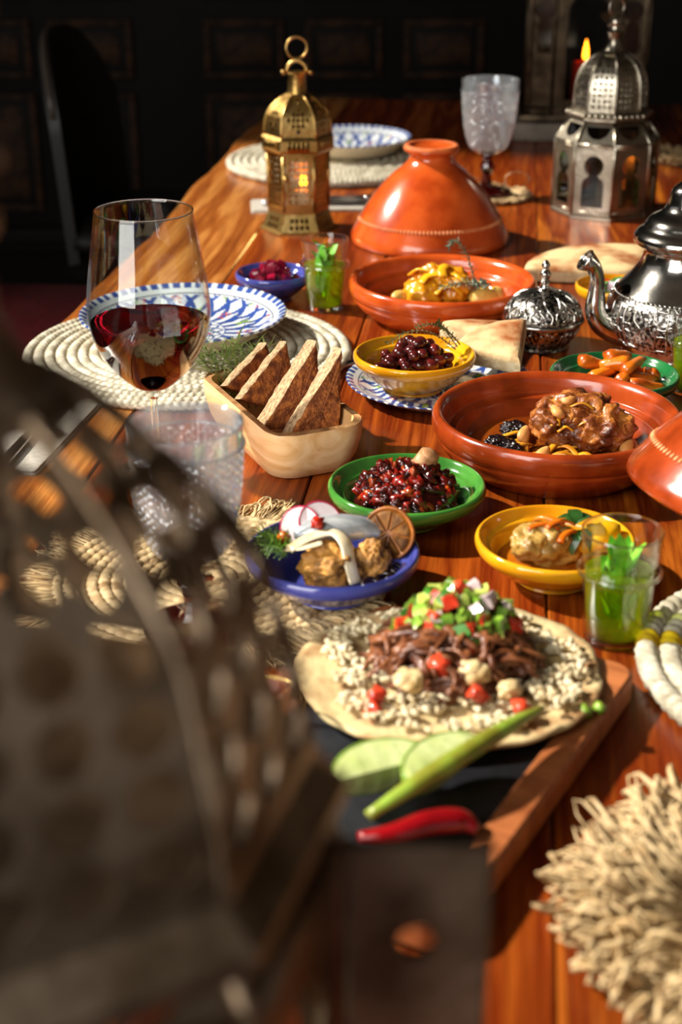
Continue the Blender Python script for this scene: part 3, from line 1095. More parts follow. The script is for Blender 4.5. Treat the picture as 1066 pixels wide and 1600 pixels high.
def coil_ring(rad, hw, hh, wraps, seed, bands=(), amp=0.38):
    k = 10
    per = 5
    n = wraps * per
    vs, rings, fm = [], [], []
    for i in range(n):
        t = i / per
        a = 2 * PI * i / n
        rings.append(list(range(len(vs), len(vs) + k)))
        for j in range(k):
            b = 2 * PI * j / k
            ph = (t + 0.35 * math.sin(b) + 0.25 * math.cos(b)) % 1.0
            g = 1.04 - amp + amp * math.sin(PI * ph) ** 0.6
            jit = 0.04 * noise.noise(Vector((t * 1.7, seed * 3.3, b)))
            rr = rad + hw * (g + jit) * math.cos(b)
            vs.append((rr * math.cos(a), rr * math.sin(a), hh + hh * (g + jit) * math.sin(b) * 0.98))
    fs = rings_to_faces(rings, k, True)
    for i in range(n):
        deg = (360 * i / n) % 360
        yb = any(lo <= deg <= hi for lo, hi in bands)
        fm += [1 if yb else 0] * k
    return vs, fs, fm

def placemat(label, loc, Rm, cw, hh, rz=0, bands=None, rmin=0.03, pitch=0.0088, amp=0.38):
    t = thing('woven_placemat', label, 'placemat', loc, (0, 0, rz), 'coiled palm placemats')
    r = Rm - cw / 2
    i = 0
    while r > rmin:
        wraps = max(8, int(2 * PI * r / pitch))
        v, f, fm = coil_ring(r, cw * 0.53, hh, wraps, i, (bands or {}).get(i, ()), amp)
        mk('coil', (v, f), [palm, palm_y], t, rot=(0, 0, R(37 * i)) if not bands else (0, 0, 0), fmat=fm, recalc=False)
        r -= cw
        i += 1
    mk('centre_coil', lathe([(0, 0.0005), (r + cw / 2, 0.0005), (r + cw / 2, hh * 1.6), (r * 0.5, hh * 1.9), (0, hh * 1.9)], 24), palm_d, t)
    return t

MATL = at(294, 545, 0.008); MATL.z = T
placemat('large coiled palm placemat under the blue patterned plate by the wine glass', MATL, 0.192, 0.0128, 0.0056, R(10))
MATB = at(526, 250, 0.01); MATB.z = T
placemat('round coiled palm placemat behind the brass lantern', MATB, 0.205, 0.0150, 0.0075, R(50), rmin=0.05)
MATR = Vector((0.366, 0.915, T))
placemat('coiled palm placemat with yellow bands at the right edge', MATR, 0.152, 0.0165, 0.0085, 0,
         {0: ((160.5, 167.5),), 1: ((159.5, 166.5),), 2: ((161, 167),), 3: ((150, 156),)}, rmin=0.06, pitch=0.0098, amp=0.52)

# ================================================================== raffia mats
raffia = M('raffia', '#b8996a', '#80633c', 60, rough=0.62, stretch=(1, 1, 1), c='#cdb386')
def raffia_mat(label, loc, r0, r1, h, loops, seed, strand=0.0011, solid_r=None, whirl=0.5):
    t = thing('raffia_mat', label, 'placemat', loc, (0, 0, 0), 'raffia mats')
    rg = random.Random(seed)
    # braided middle: rings of short twisted bundles
    rr, i = r0, 0
    while rr > (solid_r if solid_r is not None else 0.008):
        v, f, fm = coil_ring(rr, 0.0052, min(0.003, h * 0.4), max(6, int(2 * PI * rr / 0.009)), seed + i)
        mk('braid_ring', (v, f), raffia, t, recalc=False)
        rr -= 0.0095
        i += 1
    sh = []
    nb = 24
    for q in range(loops):
        bunch = rg.randrange(nb)
        a = 2 * PI * (bunch + 0.5) / nb + rg.gauss(0, 0.085)
        ro = r0 + (r1 - r0) * (0.55 + 0.45 * rg.random()) * (0.82 + 0.18 * math.sin(bunch * 2.4 + seed))
        wd = rg.uniform(0.004, 0.011)
        hh = h * rg.uniform(0.25, 1.0)
        sp = rg.uniform(-whirl, whirl)
        pts = []
        for s in range(9):
            u = s / 8
            c = math.sin(PI * u)
            rad = r0 * 0.94 + (ro - r0 * 0.94) * c ** 0.8
            off = (u - 0.5) * 2 * wd * (0.4 + c)
            aa = a + sp * 0.02 / max(rad, 0.02) * c
            z = 0.0016 + hh * (0.55 * c * (0.6 + 0.4 * math.sin(u * 7 + q)) + 0.25)
            pts.append((rad * math.cos(aa) - off * math.sin(aa), rad * math.sin(aa) + off * math.cos(aa), z))
        sh.append(tube(pts, strand * rg.uniform(0.7, 1.4), 5, True, 0.55))
    mk('fringe', join(*sh), raffia, t, kind='stuff', recalc=False)
    return t

raffia_mat('looped raffia mat at the bottom right corner of the table', Vector((0.240, 0.645, T)), 0.050, 0.136, 0.040, 1300, 3, 0.0015, whirl=2.2)
GMAT = Vector((-0.112, 1.070, T))
raffia_mat('raffia mat with a fringe under the near cut-glass goblet', GMAT, 0.118, 0.168, 0.009, 640, 5, 0.0010)
CB = at(768, 308); 
raffia_mat('small raffia coaster under the far cut-glass goblet', CB, 0.052, 0.072, 0.012, 300, 9, 0.0013, solid_r=0.006)
raffia_mat('raffia coaster half hidden behind the teapot lid', at(1062, 252), 0.05, 0.068, 0.03, 240, 12, 0.0015, solid_r=0.006)
# loose raffia ends standing up from the far coaster
def wisps(label, loc, seed, paths):
    for i, p in enumerate(paths):
        tag(mk('raffia_strand', tube(spl(p, 5), 0.0009, 5), raffia, None, loc), label[i], 'raffia', 'loose raffia strands')
wisps(['loose raffia strand curling left of the far goblet stem', 'loose raffia strand curling right of the far goblet stem'], CB, 1,
      [[(-0.055, 0.01, 0.003), (-0.05, 0.0, 0.022), (-0.035, 0.0, 0.032), (-0.02, 0.01, 0.028), (-0.012, 0.02, 0.012)],
       [(0.03, 0.02, 0.008), (0.025, 0.02, 0.03), (0.045, 0.015, 0.04), (0.065, 0.01, 0.030), (0.058, 0.01, 0.018), (0.066, 0.012, 0.004)]])

# ================================================================== painted plates
glaze_print = MA('painted_glaze', rough=0.14, coat=0.4)
def plate_print(r, th, N=12, seed=0, tone=1.0):
    """r in 0..1, th angle; numpy arrays -> rgb"""
    white = np.array(srgb('#cfd4d6')) * tone
    blue = np.array(srgb('#2f4788'))
    lblue = np.array(srgb('#7f93c4'))
    green = np.array(srgb('#7d9a2a'))
    red = np.array(srgb('#c2552c'))
    black = np.array(srgb('#26304f'))
    out = np.tile(white, (len(r), 1))
    def put(mask, c):
        out[mask] = c
    f = (th * N / (2 * PI)) % 1.0 - 0.5
    f2 = (th * N / (2 * PI) + 0.5) % 1.0 - 0.5
    fid = np.floor(th * N / (2 * PI)).astype(int)
    arc = 2 * PI * r / N
    # band of pointed petals
    band = (r > 0.40) & (r < 0.86)
    q = np.clip((r - 0.40) / 0.46, 0, 1)
    for ff, lw in ((f, 0.034), (f2, 0.026)):
        edge = 0.5 * np.sqrt(np.clip(1 - q ** 1.6, 0, 1))
        d = np.abs(np.abs(ff) - edge) * arc
        put(band & (d < lw), blue)
    # motifs inside the petals
    cx = f * arc
    leafm = (np.abs(cx + 0.35 * (r - 0.62)) < 0.022 * np.clip(1 - np.abs(r - 0.62) / 0.10, 0, 1) ** 0.5) & (np.abs(r - 0.62) < 0.10) & (fid % 2 == 0)
    put(leafm, green)
    leafm = (np.abs(cx - 0.5 * (r - 0.60)) < 0.018 * np.clip(1 - np.abs(r - 0.60) / 0.08, 0, 1) ** 0.5) & (np.abs(r - 0.60) < 0.08) & (fid % 2 == 0)
    put(leafm, green)
    for (ox, oy) in ((0, 0.62), (0.035, 0.60), (-0.035, 0.60), (0.02, 0.66), (-0.02, 0.66), (0, 0.55), (0.028, 0.54), (-0.028, 0.54)):
        put(((cx - ox) ** 2 + (r - oy) ** 2 < 0.0135 ** 2) & (fid % 2 == 1), red)
    # little triangles between the petals near the rim
    cx2 = f2 * arc
    tri = (r > 0.745) & (r < 0.85) & (np.abs(cx2) < (r - 0.74) * 0.95)
    put(tri & ((np.floor(r * 70) + np.floor(cx2 * 60)) % 3 == 0) & (fid % 3 == 0), red)
    put(tri & ((np.floor(r * 60) + np.floor(cx2 * 80)) % 3 == 0) & (fid % 3 == 1), green)
    put(tri & ((np.floor(r * 66) + np.floor(cx2 * 70)) % 3 == 0) & (fid % 3 == 2), lblue)
    put((np.abs(r - 0.868) < 0.008), black)
    put((np.abs(r - 0.40) < 0.008), blue)
    # centre star
    N2 = 8
    g = (th * N2 / (2 * PI)) % 1.0 - 0.5
    g2 = (th * N2 / (2 * PI) + 0.5) % 1.0 - 0.5
    arc2 = 2 * PI * r / N2
    q2 = np.clip((r - 0.08) / 0.30, 0, 1)
    for gg in (g, g2):
        e2 = 0.42 * np.sin(PI * q2)
        put((r > 0.08) & (r < 0.38) & (np.abs(np.abs(gg) - e2) * arc2 < 0.018), blue)
    put((r > 0.20) & (r < 0.28) & (np.abs(g) * arc2 < 0.014), red)
    put((r > 0.18) & (r < 0.28) & (np.abs(g2) * arc2 < 0.012), green)
    put(r < 0.06, blue)
    # dashed rim
    dash = ((th * 52 / (2 * PI)) % 1.0) < 0.55
    put((r > 0.925) & dash, blue * 1.05)
    return out

def painted_plate(label, loc, Rp, h, rz, N=12, depth_=1.0):
    pr = [(0, 0.004), (0.30 * Rp, 0.004), (0.52 * Rp, 0.0045), (0.62 * Rp, 0.007), (0.72 * Rp, 0.30 * h), (0.86 * Rp, 0.66 * h), (0.955 * Rp, 0.93 * h), (0.99 * Rp, h), (1.0 * Rp, 0.985 * h)]
    top = spl(pr, 10)
    # resample finely so the print is crisp
    fine = []
    for (r0, z0), (r1, z1) in zip(top, top[1:]):
        k = max(1, int(abs(r1 - r0) / (Rp / 110)))
        for i in range(k):
            fine.append((r0 + (r1 - r0) * i / k, z0 + (z1 - z0) * i / k))
    fine.append(top[-1])
    und = spl([(1.0 * Rp, 0.985 * h), (0.995 * Rp, 0.90 * h), (0.95 * Rp, 0.80 * h), (0.85 * Rp, 0.50 * h), (0.72 * Rp, 0.12 * h), (0.60 * Rp, -0.0), (0.56 * Rp, 0.0), (0.54 * Rp, 0.002)], 4)
    und = und[1:] + [(0, 0.002)]
    prof = fine + und
    n = 312
    def scal(r, z, a):
        e = max(0.0, (r / Rp - 0.93) / 0.07)
        return r * (1 + 0.006 * e * math.cos(a * 52)), z
    s = lathe([(max(r, 0), z) for r, z in prof], n, fn=scal)
    t = thing('painted_plate', label, 'plate', loc, (0, 0, rz), 'blue and white painted plates')
    me = mesh('plate_body', s, glaze_print, recalc=True)
    co = np.array(s[0])
    rr = np.hypot(co[:, 0], co[:, 1]) / Rp
    th = np.arctan2(co[:, 1], co[:, 0]) % (2 * PI)
    col = plate_print(rr, th, N)
    und0 = 1 + (len(fine) - 1) * n + n * 3
    col[und0:] = srgb('#c9b79c')
    at_ = me.color_attributes.new('print', 'FLOAT_COLOR', 'POINT')
    rgba = np.ones((len(co), 4)); rgba[:, :3] = col
    at_.data.foreach_set('color', rgba.astype(np.float32).ravel())
    obj('plate_body', me, t)
    mk('foot_ring', lathe([(0.50 * Rp, -0.0004), (0.56 * Rp, -0.0004), (0.57 * Rp, 0.003), (0.49 * Rp, 0.003)], 48, close=True), M('bare_clay', '#c9b79c', '#b09a7c', 40, rough=0.8), t)
    return t

PL = at(287, 500, 0.03); PL.z = T + 0.0118
painted_plate('large blue and white painted plate on the placemat behind the wine glass', PL, 0.1225, 0.030, R(8), 12)
PO = at(690, 593, 0.017) + Vector((-0.002, 0.008, 0)); PO.z = T + 0.0005
painted_plate('blue and white painted plate under the yellow bowl of olives', PO, 0.1015, 0.017, R(20), 10)
PB = at(549, 226, 0.03); PB.z = T + 0.0158
painted_plate('blue and white painted plate on the far placemat behind the brass lantern', PB, 0.112, 0.032, R(3), 10)

# ================================================================== glass
clear = thin_glass('clear_glass', '#fbfdfc', 0.015, 1.0)
cut_glass = thin_glass('cut_glass', '#f2f5f8', 0.05, 3.0, haze=0.10, base=0.06)
ruby = M('ruby_glass', '#5a0a0c', rough=0.04, trans=0.85, ior=1.5, coat=0.5)
wine_m = M('red_wine', '#6a0410', rough=0.0, trans=1.0, ior=1.34)
tea_m = liquid('mint_tea_liquid', '#e6ee5e', '#c2dc1c', 0.24)

def wine_glass(loc):
    t = thing('wine_glass', 'tall stemmed glass half full of red wine', 'glass', loc)
    o = spl([(0.0036, 0.074), (0.0085, 0.083), (0.020, 0.090), (0.037, 0.107), (0.0505, 0.130), (0.0560, 0.152), (0.0560, 0.170), (0.0530, 0.195), (0.0475, 0.228), (0.0440, 0.251)], 7)
    inn = [(max(0.0005, r - 0.0011), z) for r, z in o if z > 0.0855]
    rim = [(0.0438, 0.2518), (0.0433, 0.2518)]
    mk('bowl', lathe(o + rim + list(reversed(inn)) + [(0, 0.0862)], 96), clear, t)
    mk('stem', lathe(spl([(0.0036, 0.075), (0.0034, 0.06), (0.0034, 0.03), (0.0042, 0.014), (0.009, 0.006), (0.022, 0.0035), (0.037, 0.0022), (0.0385, 0.001)], 5) + [(0.037, 0.0), (0, 0.0)], 64), M('stem_glass', '#ffffff', rough=0.01, trans=1.0, ior=1.5), t)
    mk('rim', ring_tube(0.0436, 0.0008, 96, 8, 0.2517), M('stem_glass', '#ffffff', rough=0.01, trans=1.0, ior=1.5), t)
    lev = 0.1500
    w = [(max(0.0004, r - 0.00125), z) for r, z in o if 0.0865 < z < lev - 0.001]
    rl = w[-1][0]
    mk('wine', lathe([(0, w[0][1] - 0.0004)] + w + [(rl + 0.0002, lev), (rl - 0.001, lev - 0.0003), (0, lev - 0.0004)], 96), wine_m, t, angle=50)
    return t
WG = at(247, 737)
wine_glass(WG)

def goblet(label, loc, s=1.0):
    t = thing('cut_glass_goblet', label, 'goblet', loc, (0, 0, 0.3), 'cut-glass goblets with ruby stems', s)
    o = spl([(0.012, 0.062), (0.022, 0.066), (0.031, 0.078), (0.0375, 0.100), (0.0415, 0.130), (0.0435, 0.158), (0.0445, 0.175)], 20)
    NF = 30
    def cutfn(r, z, a):
        if z < 0.070 or z > 0.158:
            return r, z
        u = (a * NF / (2 * PI) + z * 150) % 1.0
        v = (a * NF / (2 * PI) - z * 150) % 1.0
        hgt = 1 - 2 * max(abs(u - 0.5), abs(v - 0.5))
        return r + 0.0026 * hgt - 0.0006, z
    rim = [(0.0444, 0.1768), (0.0430, 0.1772), (0.0418, 0.1760)]
    inn = [(r - 0.0028, z) for r, z in o if z > 0.070]
    mk('bowl', lathe(o + rim + list(reversed(inn[::6])) + [(0, 0.069)], 240, fn=lambda r, z, a: cutfn(r, z, a)), cut_glass, t, angle=25)
    rib = ring_tube(0.0447, 0.0012, 64, 8, 0.160)
    mk('rim_band', rib, cut_glass, t)
    mk('stem', lathe([(0, 0.0645), (0.0115, 0.0635), (0.012, 0.061), (0.0085, 0.057), (0.0075, 0.052), (0.0105, 0.047), (0.0125, 0.042), (0.0105, 0.036), (0.0075, 0.031), (0.0070, 0.024), (0.0085, 0.017), (0.012, 0.012), (0.0, 0.011)], 10), ruby, t, smooth=False)
    mk('foot', lathe(spl([(0.010, 0.0125), (0.016, 0.0105), (0.028, 0.0075), (0.038, 0.0050), (0.0405, 0.0028)], 5) + [(0.0395, 0.0004), (0.036, 0.0), (0, 0.0)], 64), ruby, t)
    return t
GO = at(303, 985, 0.006); GO.z = T + 0.0068
goblet('near cut-glass goblet with ruby foot behind the blurred lantern dome', GO, 0.95)
GB = at(760, 302, 0.006); GB.z = T + 0.0068
goblet('far cut-glass goblet with dark ruby stem on the raffia coaster', GB, 1.06)

mint_m = M('mint_leaf', '#7cc22e', '#3f8f18', 40, rough=0.45, sss=0.15, var=0.25)
stem_green = M('mint_stem', '#8cbf3c', rough=0.5)
tea_glass_mat = clear
def tea_glass(label, mlabel, loc, s=1.0, seed=0, rz=0.0):
    t = thing('tea_glass', label, 'glass', loc, (0, 0, rz), 'small clear glasses of mint tea', s)
    lo = [(0, 0.0), (0.0225, 0.0), (0.0240, 0.0015), (0.0255, 0.03), (0.0270, 0.050), (0.0285, 0.0535), (0.0312, 0.0560), (0.0318, 0.0585), (0.0305, 0.0610), (0.0280, 0.0630), (0.0282, 0.068), (0.0300, 0.0885), (0.0300, 0.0900), (0.0288, 0.0903),
          (0.0283, 0.0885), (0.0264, 0.066), (0.0262, 0.060), (0.0258, 0.052), (0.0238, 0.03), (0.0222, 0.0075), (0, 0.0065)]
    mk('glass_wall', lathe(lo, 64), clear, t)
    mk('thick_base', lathe([(0, 0.0007), (0.0212, 0.0007), (0.0216, 0.0060), (0, 0.0060)], 48), M('stem_glass', '#ffffff'), t, angle=40)
    mk('bulge_ring', ring_tube(0.0306, 0.0013, 64, 8, 0.0584), M('stem_glass', '#ffffff'), t)
    mk('glass_rim', ring_tube(0.0294, 0.00085, 64, 8, 0.0899), M('stem_glass', '#ffffff'), t)
    lev = 0.0575
    mk('mint_tea', lathe([(0, 0.0072), (0.0214, 0.0078), (0.0232, 0.03), (0.0250, 0.051), (0.0252, lev), (0, lev - 0.0006)], 64), tea_m, t, angle=50)
    rg = random.Random(seed)
    m = thing('mint_sprig', mlabel, 'herb', (loc[0], loc[1], loc[2]), (0, 0, rz), 'mint sprigs in tea glasses', s)
    for q in range(3):
        a = rg.uniform(0, 6.28)
        st = [(0.008 * math.cos(a), 0.008 * math.sin(a), 0.0115), (0.006 * math.cos(a + 1), 0.006 * math.sin(a + 1), 0.035), (0.01 * math.cos(a + 1.6), 0.01 * math.sin(a + 1.6), 0.062 + 0.008 * q)]
        mk('stem', tube(spl(st, 4), 0.0011, 6), stem_green, m)
    lm = [mesh('leaf', leaf(rg.uniform(0.020, 0.028), rg.uniform(0.011, 0.016), rg.uniform(-0.25, 0.3), 8, 0.25, 0.12), mint_m) for _ in range(4)]
    for q in range(34):
        z = 0.014 + 0.052 * (q / 33)
        a = q * 2.4 + rg.uniform(-0.4, 0.4)
        rr = 0.003 + 0.004 * rg.random()
        tilt = rg.uniform(0.9, 1.4)
        obj('leaf', lm[q % 4], m, (rr * math.cos(a), rr * math.sin(a), z), Euler((rg.uniform(-0.5, 0.5), -tilt, a)), rg.uniform(0.8, 1.0))
    return t
TG1 = at(959, 996)
tea_glass('small glass of mint tea standing beside the wooden tray', 'mint sprig in the tea glass beside the wooden tray', TG1, 1.0, 1, 0.3)
TG2 = at(508, 482)
tea_glass('small glass of mint tea between the beetroot bowl and the far tagine', 'mint sprig in the tea glass next to the beetroot bowl', TG2, 1.02, 5, 1.2)
TG3 = at(1082, 612)
tea_glass('small glass of mint tea cut off at the right edge by the carrots', 'mint sprig in the tea glass at the right picture edge', TG3, 1.0, 8, 2.2)

# ================================================================== glazed bowls
def bowl_shape(Rb, h, n=72, lip=0.011):
    p = [(0, 0.0), (0.46 * Rb, 0.0), (0.49 * Rb, 0.002), (0.50 * Rb, 0.10 * h), (0.72 * Rb, 0.34 * h), (0.90 * Rb, h - lip - 0.004), (0.955 * Rb, h - lip - 0.001), (0.985 * Rb, h - lip + 0.002),
         (1.0 * Rb, h - lip * 0.5), (0.992 * Rb, h - 0.0018), (0.96 * Rb, h), (0.93 * Rb, h - 0.0012), (0.88 * Rb, h - 0.0060), (0.845 * Rb, h - 0.0082), (0.80 * Rb, h - 0.0090), (0.765 * Rb, h - 0.0125), (0.70 * Rb, 0.42 * h), (0.55 * Rb, 0.24 * h), (0.35 * Rb, 0.17 * h), (0, 0.15 * h)]
    q = spl(p[2:], 3)
    return lathe(p[:2] + [(max(r, 0), z) for r, z in q], n)

def glaze(name, a, b, rough=0.12):
    return M(name, a, b, 26, rough=rough, coat=0.5, bump=0.05, bscale=60, spec=0.5)
g_yel = glaze('yellow_glaze', '#e3a41a', '#c9830f')
g_grn = glaze('green_glaze', '#4f9438', '#35702a')
g_dgr = glaze('dark_green_glaze', '#1f6a35', '#15502a')
g_blu = glaze('blue_glaze', '#474e9c', '#343a80')
terra = M('terracotta_glaze', '#c4551f', '#a13a10', 22, rough=0.20, coat=0.45, bump=0.06, bscale=90, c='#b84a18')
terra2 = M('dark_terracotta_glaze', '#a3441a', '#702709', 20, rough=0.20, coat=0.5, bump=0.08, bscale=90, c='#923712')
terra_raw = M('bare_terracotta', '#cf6a2e', '#b2501f', 60, rough=0.7)

def bowl(label, loc, Rb, h, m, n=72):
    t = thing('glazed_bowl', label, 'bowl', loc, (0, 0, 0), 'small glazed clay bowls')
    mk('bowl_body', bowl_shape(Rb, h, n), m, t)
    return t
def base_of(px, py, h, lift=0.0):
    p = at(px, py, h + lift); p.z = T + lift
    return p
BG = base_of(636, 753, 0.036)
bowl('bright green bowl holding dark red relish and a bone', BG, 0.0700, 0.036, g_grn)
BB = base_of(520, 857, 0.038, 0.007)
bowl('deep blue bowl holding a stuffed sardine and a dried lemon', BB, 0.0690, 0.038, g_blu)
BY = base_of(868, 838, 0.038)
bowl('yellow bowl holding a braised piece topped with green leaves', BY, 0.0650, 0.038, g_yel)
BO = at(648, 546, 0.050); BO.z = T + 0.0052
bowl('yellow bowl full of dark olives on the painted plate', BO, 0.0665, 0.042, g_yel)
BE = base_of(427, 424, 0.036)
bowl('small blue bowl of diced beetroot beside the far tea glass', BE, 0.0500, 0.036, g_blu)
BC = at(957, 578, 0.036); BC = Vector((0.292, 1.490, T))
bowl('dark green bowl of glazed carrots in front of the teapot', BC, 0.0690, 0.036, g_dgr)
BS = Vector((0.352, 1.845, T))
bowl('small yellow bowl of salad half hidden behind the teapot spout', BS, 0.0500, 0.032, g_yel)

# ================================================================== tagines
def tagine_dish(label, loc, Rd, h, m):
    t = thing('tagine_dish', label, 'tagine', loc, (0, 0, 0), 'round terracotta tagine dishes')
    p = [(0.0, 0.0), (0.70 * Rd, 0.0), (0.72 * Rd, 0.002), (0.80 * Rd, 0.16 * h), (0.905 * Rd, 0.36 * h), (0.955 * Rd, 0.52 * h), (0.962 * Rd, 0.60 * h), (0.985 * Rd, 0.66 * h), (1.0 * Rd, 0.78 * h), (0.995 * Rd, 0.92 * h), (0.965 * Rd, h), (0.93 * Rd, 0.985 * h), (0.895 * Rd, 0.90 * h),
         (0.875 * Rd, 0.76 * h), (0.865 * Rd, 0.66 * h), (0.845 * Rd, 0.625 * h), (0.80 * Rd, 0.60 * h), (0.785 * Rd, 0.52 * h), (0.74 * Rd, 0.36 * h), (0.60 * Rd, 0.22 * h), (0.3 * Rd, 0.17 * h), (0, 0.16 * h)]
    mk('dish_body', lathe(p[:2] + [(max(0, r), z) for r, z in spl(p[2:], 4)], 96), m, t)
    return t
DB = at(871, 641, 0.056); DB.z = T; 
tagine_dish('large terracotta tagine dish with lamb, prunes and almonds', DB, 0.1195, 0.056, terra2)
DK = base_of(692, 433, 0.052)
tagine_dish('far terracotta tagine dish with a saffron-yellow roast', DK, 0.1180, 0.052, terra)

def tagine_lid(label, loc, rot, Rl, H, m, bandz=0.30):
    t = thing('conical_clay_cover', label, 'tagine cover', loc, rot, 'conical terracotta tagine lids')
    o = spl([(Rl * 0.965, 0.0), (Rl, 0.003), (Rl * 1.0, 0.012), (Rl * 0.955, 0.024), (Rl * 0.86, 0.045), (Rl * 0.70, 0.072), (Rl * 0.50, 0.098), (Rl * 0.34, H * 0.80), (Rl * 0.275, H * 0.87), (Rl * 0.285, H * 0.915), (Rl * 0.335, H * 0.945), (Rl * 0.345, H * 0.965), (Rl * 0.325, H * 0.995), (Rl * 0.27, H), (Rl * 0.22, H * 0.975)], 5)
    inn = spl([(0, H * 0.78), (Rl * 0.25, H * 0.74), (Rl * 0.46, 0.092), (Rl * 0.66, 0.066), (Rl * 0.82, 0.04), (Rl * 0.91, 0.02), (Rl * 0.93, 0.0)], 4)
    mk('lid_shell', lathe(o[:-1] + [(Rl * 0.22, H * 0.975), (Rl * 0.1, H * 0.955), (0, H * 0.95)], 96), m, t)
    mk('lid_lining', lathe(list(inn) + [(Rl * 0.965, 0.0)], 96), m, t)
    mk('knob_rim', lathe([(Rl * 0.27, H * 1.001), (Rl * 0.325, H * 0.998), (Rl * 0.345, H * 0.966), (Rl * 0.352, H * 0.975), (Rl * 0.330, H * 1.008), (Rl * 0.27, H * 1.008)], 64, close=True), terra_raw, t)
    # impressed band of little notches
    rb_, zb_ = Rl * 0.905, 0.0365
    sl = math.atan2(0.021, Rl * 0.095)
    notch = blob(0.0009, 0.0018, 0.0036, amp=0, sub=1)
    sh = []
    N = 118
    for i in range(N):
        a = 2 * PI * i / N
        sh.append(xf(notch, (rb_ * math.cos(a), rb_ * math.sin(a), zb_), (0, -R(38), a)))
    mk('notched_band', join(*sh), M('worn_notch', '#e0955f', '#c4743e', 60, rough=0.45), t, kind='stuff', recalc=False)
    return t
LB = at(671, 375)
tagine_lid('terracotta tagine lid standing upright behind the far tagine dish', LB, (0, 0, 0), 0.1185, 0.142, terra)
# leaning lid at the right edge: its raised left rim rests against the big dish
LR = Vector((0.352, 1.118, T + 0.0372))
tagine_lid('tilted terracotta tagine lid cut off by the right picture edge', LR, (R(-6), R(16), 0), 0.1190, 0.142, terra2)

# ================================================================== teapot
def surf_r(prof, z):
    for (r0, z0), (r1, z1) in zip(prof, prof[1:]):
        if min(z0, z1) <= z <= max(z0, z1) and abs(z1 - z0) > 1e-9:
            return r0 + (r1 - r0) * (z - z0) / (z1 - z0)
    return prof[-1][0]
engraved = M('engraved_silver', '#c2beb6', '#3b3733', 240, rough=0.24, metal=1.0, bump=0.7, bscale=260, lo=0.40, hi=0.56, detail=2)

def relief(prof, n, z0, z1, curves, r, name, mat, par):
    """raised line ornament laid on a turned surface, repeated n times round it"""
    for k in range(n):
        sh = []
        for c in curves:
            pts = []
            for (u, v) in spl(c, 4):
                a = 2 * PI * (k + 0.5 + u * 0.5) / n
                z = z0 + (z1 - z0) * v
                rr = surf_r(prof, z) + r * 0.35
                pts.append((rr * math.cos(a), rr * math.sin(a), z))
            sh.append(tube(pts, r, 6))
        mk(name, join(*sh), mat, par, recalc=False)

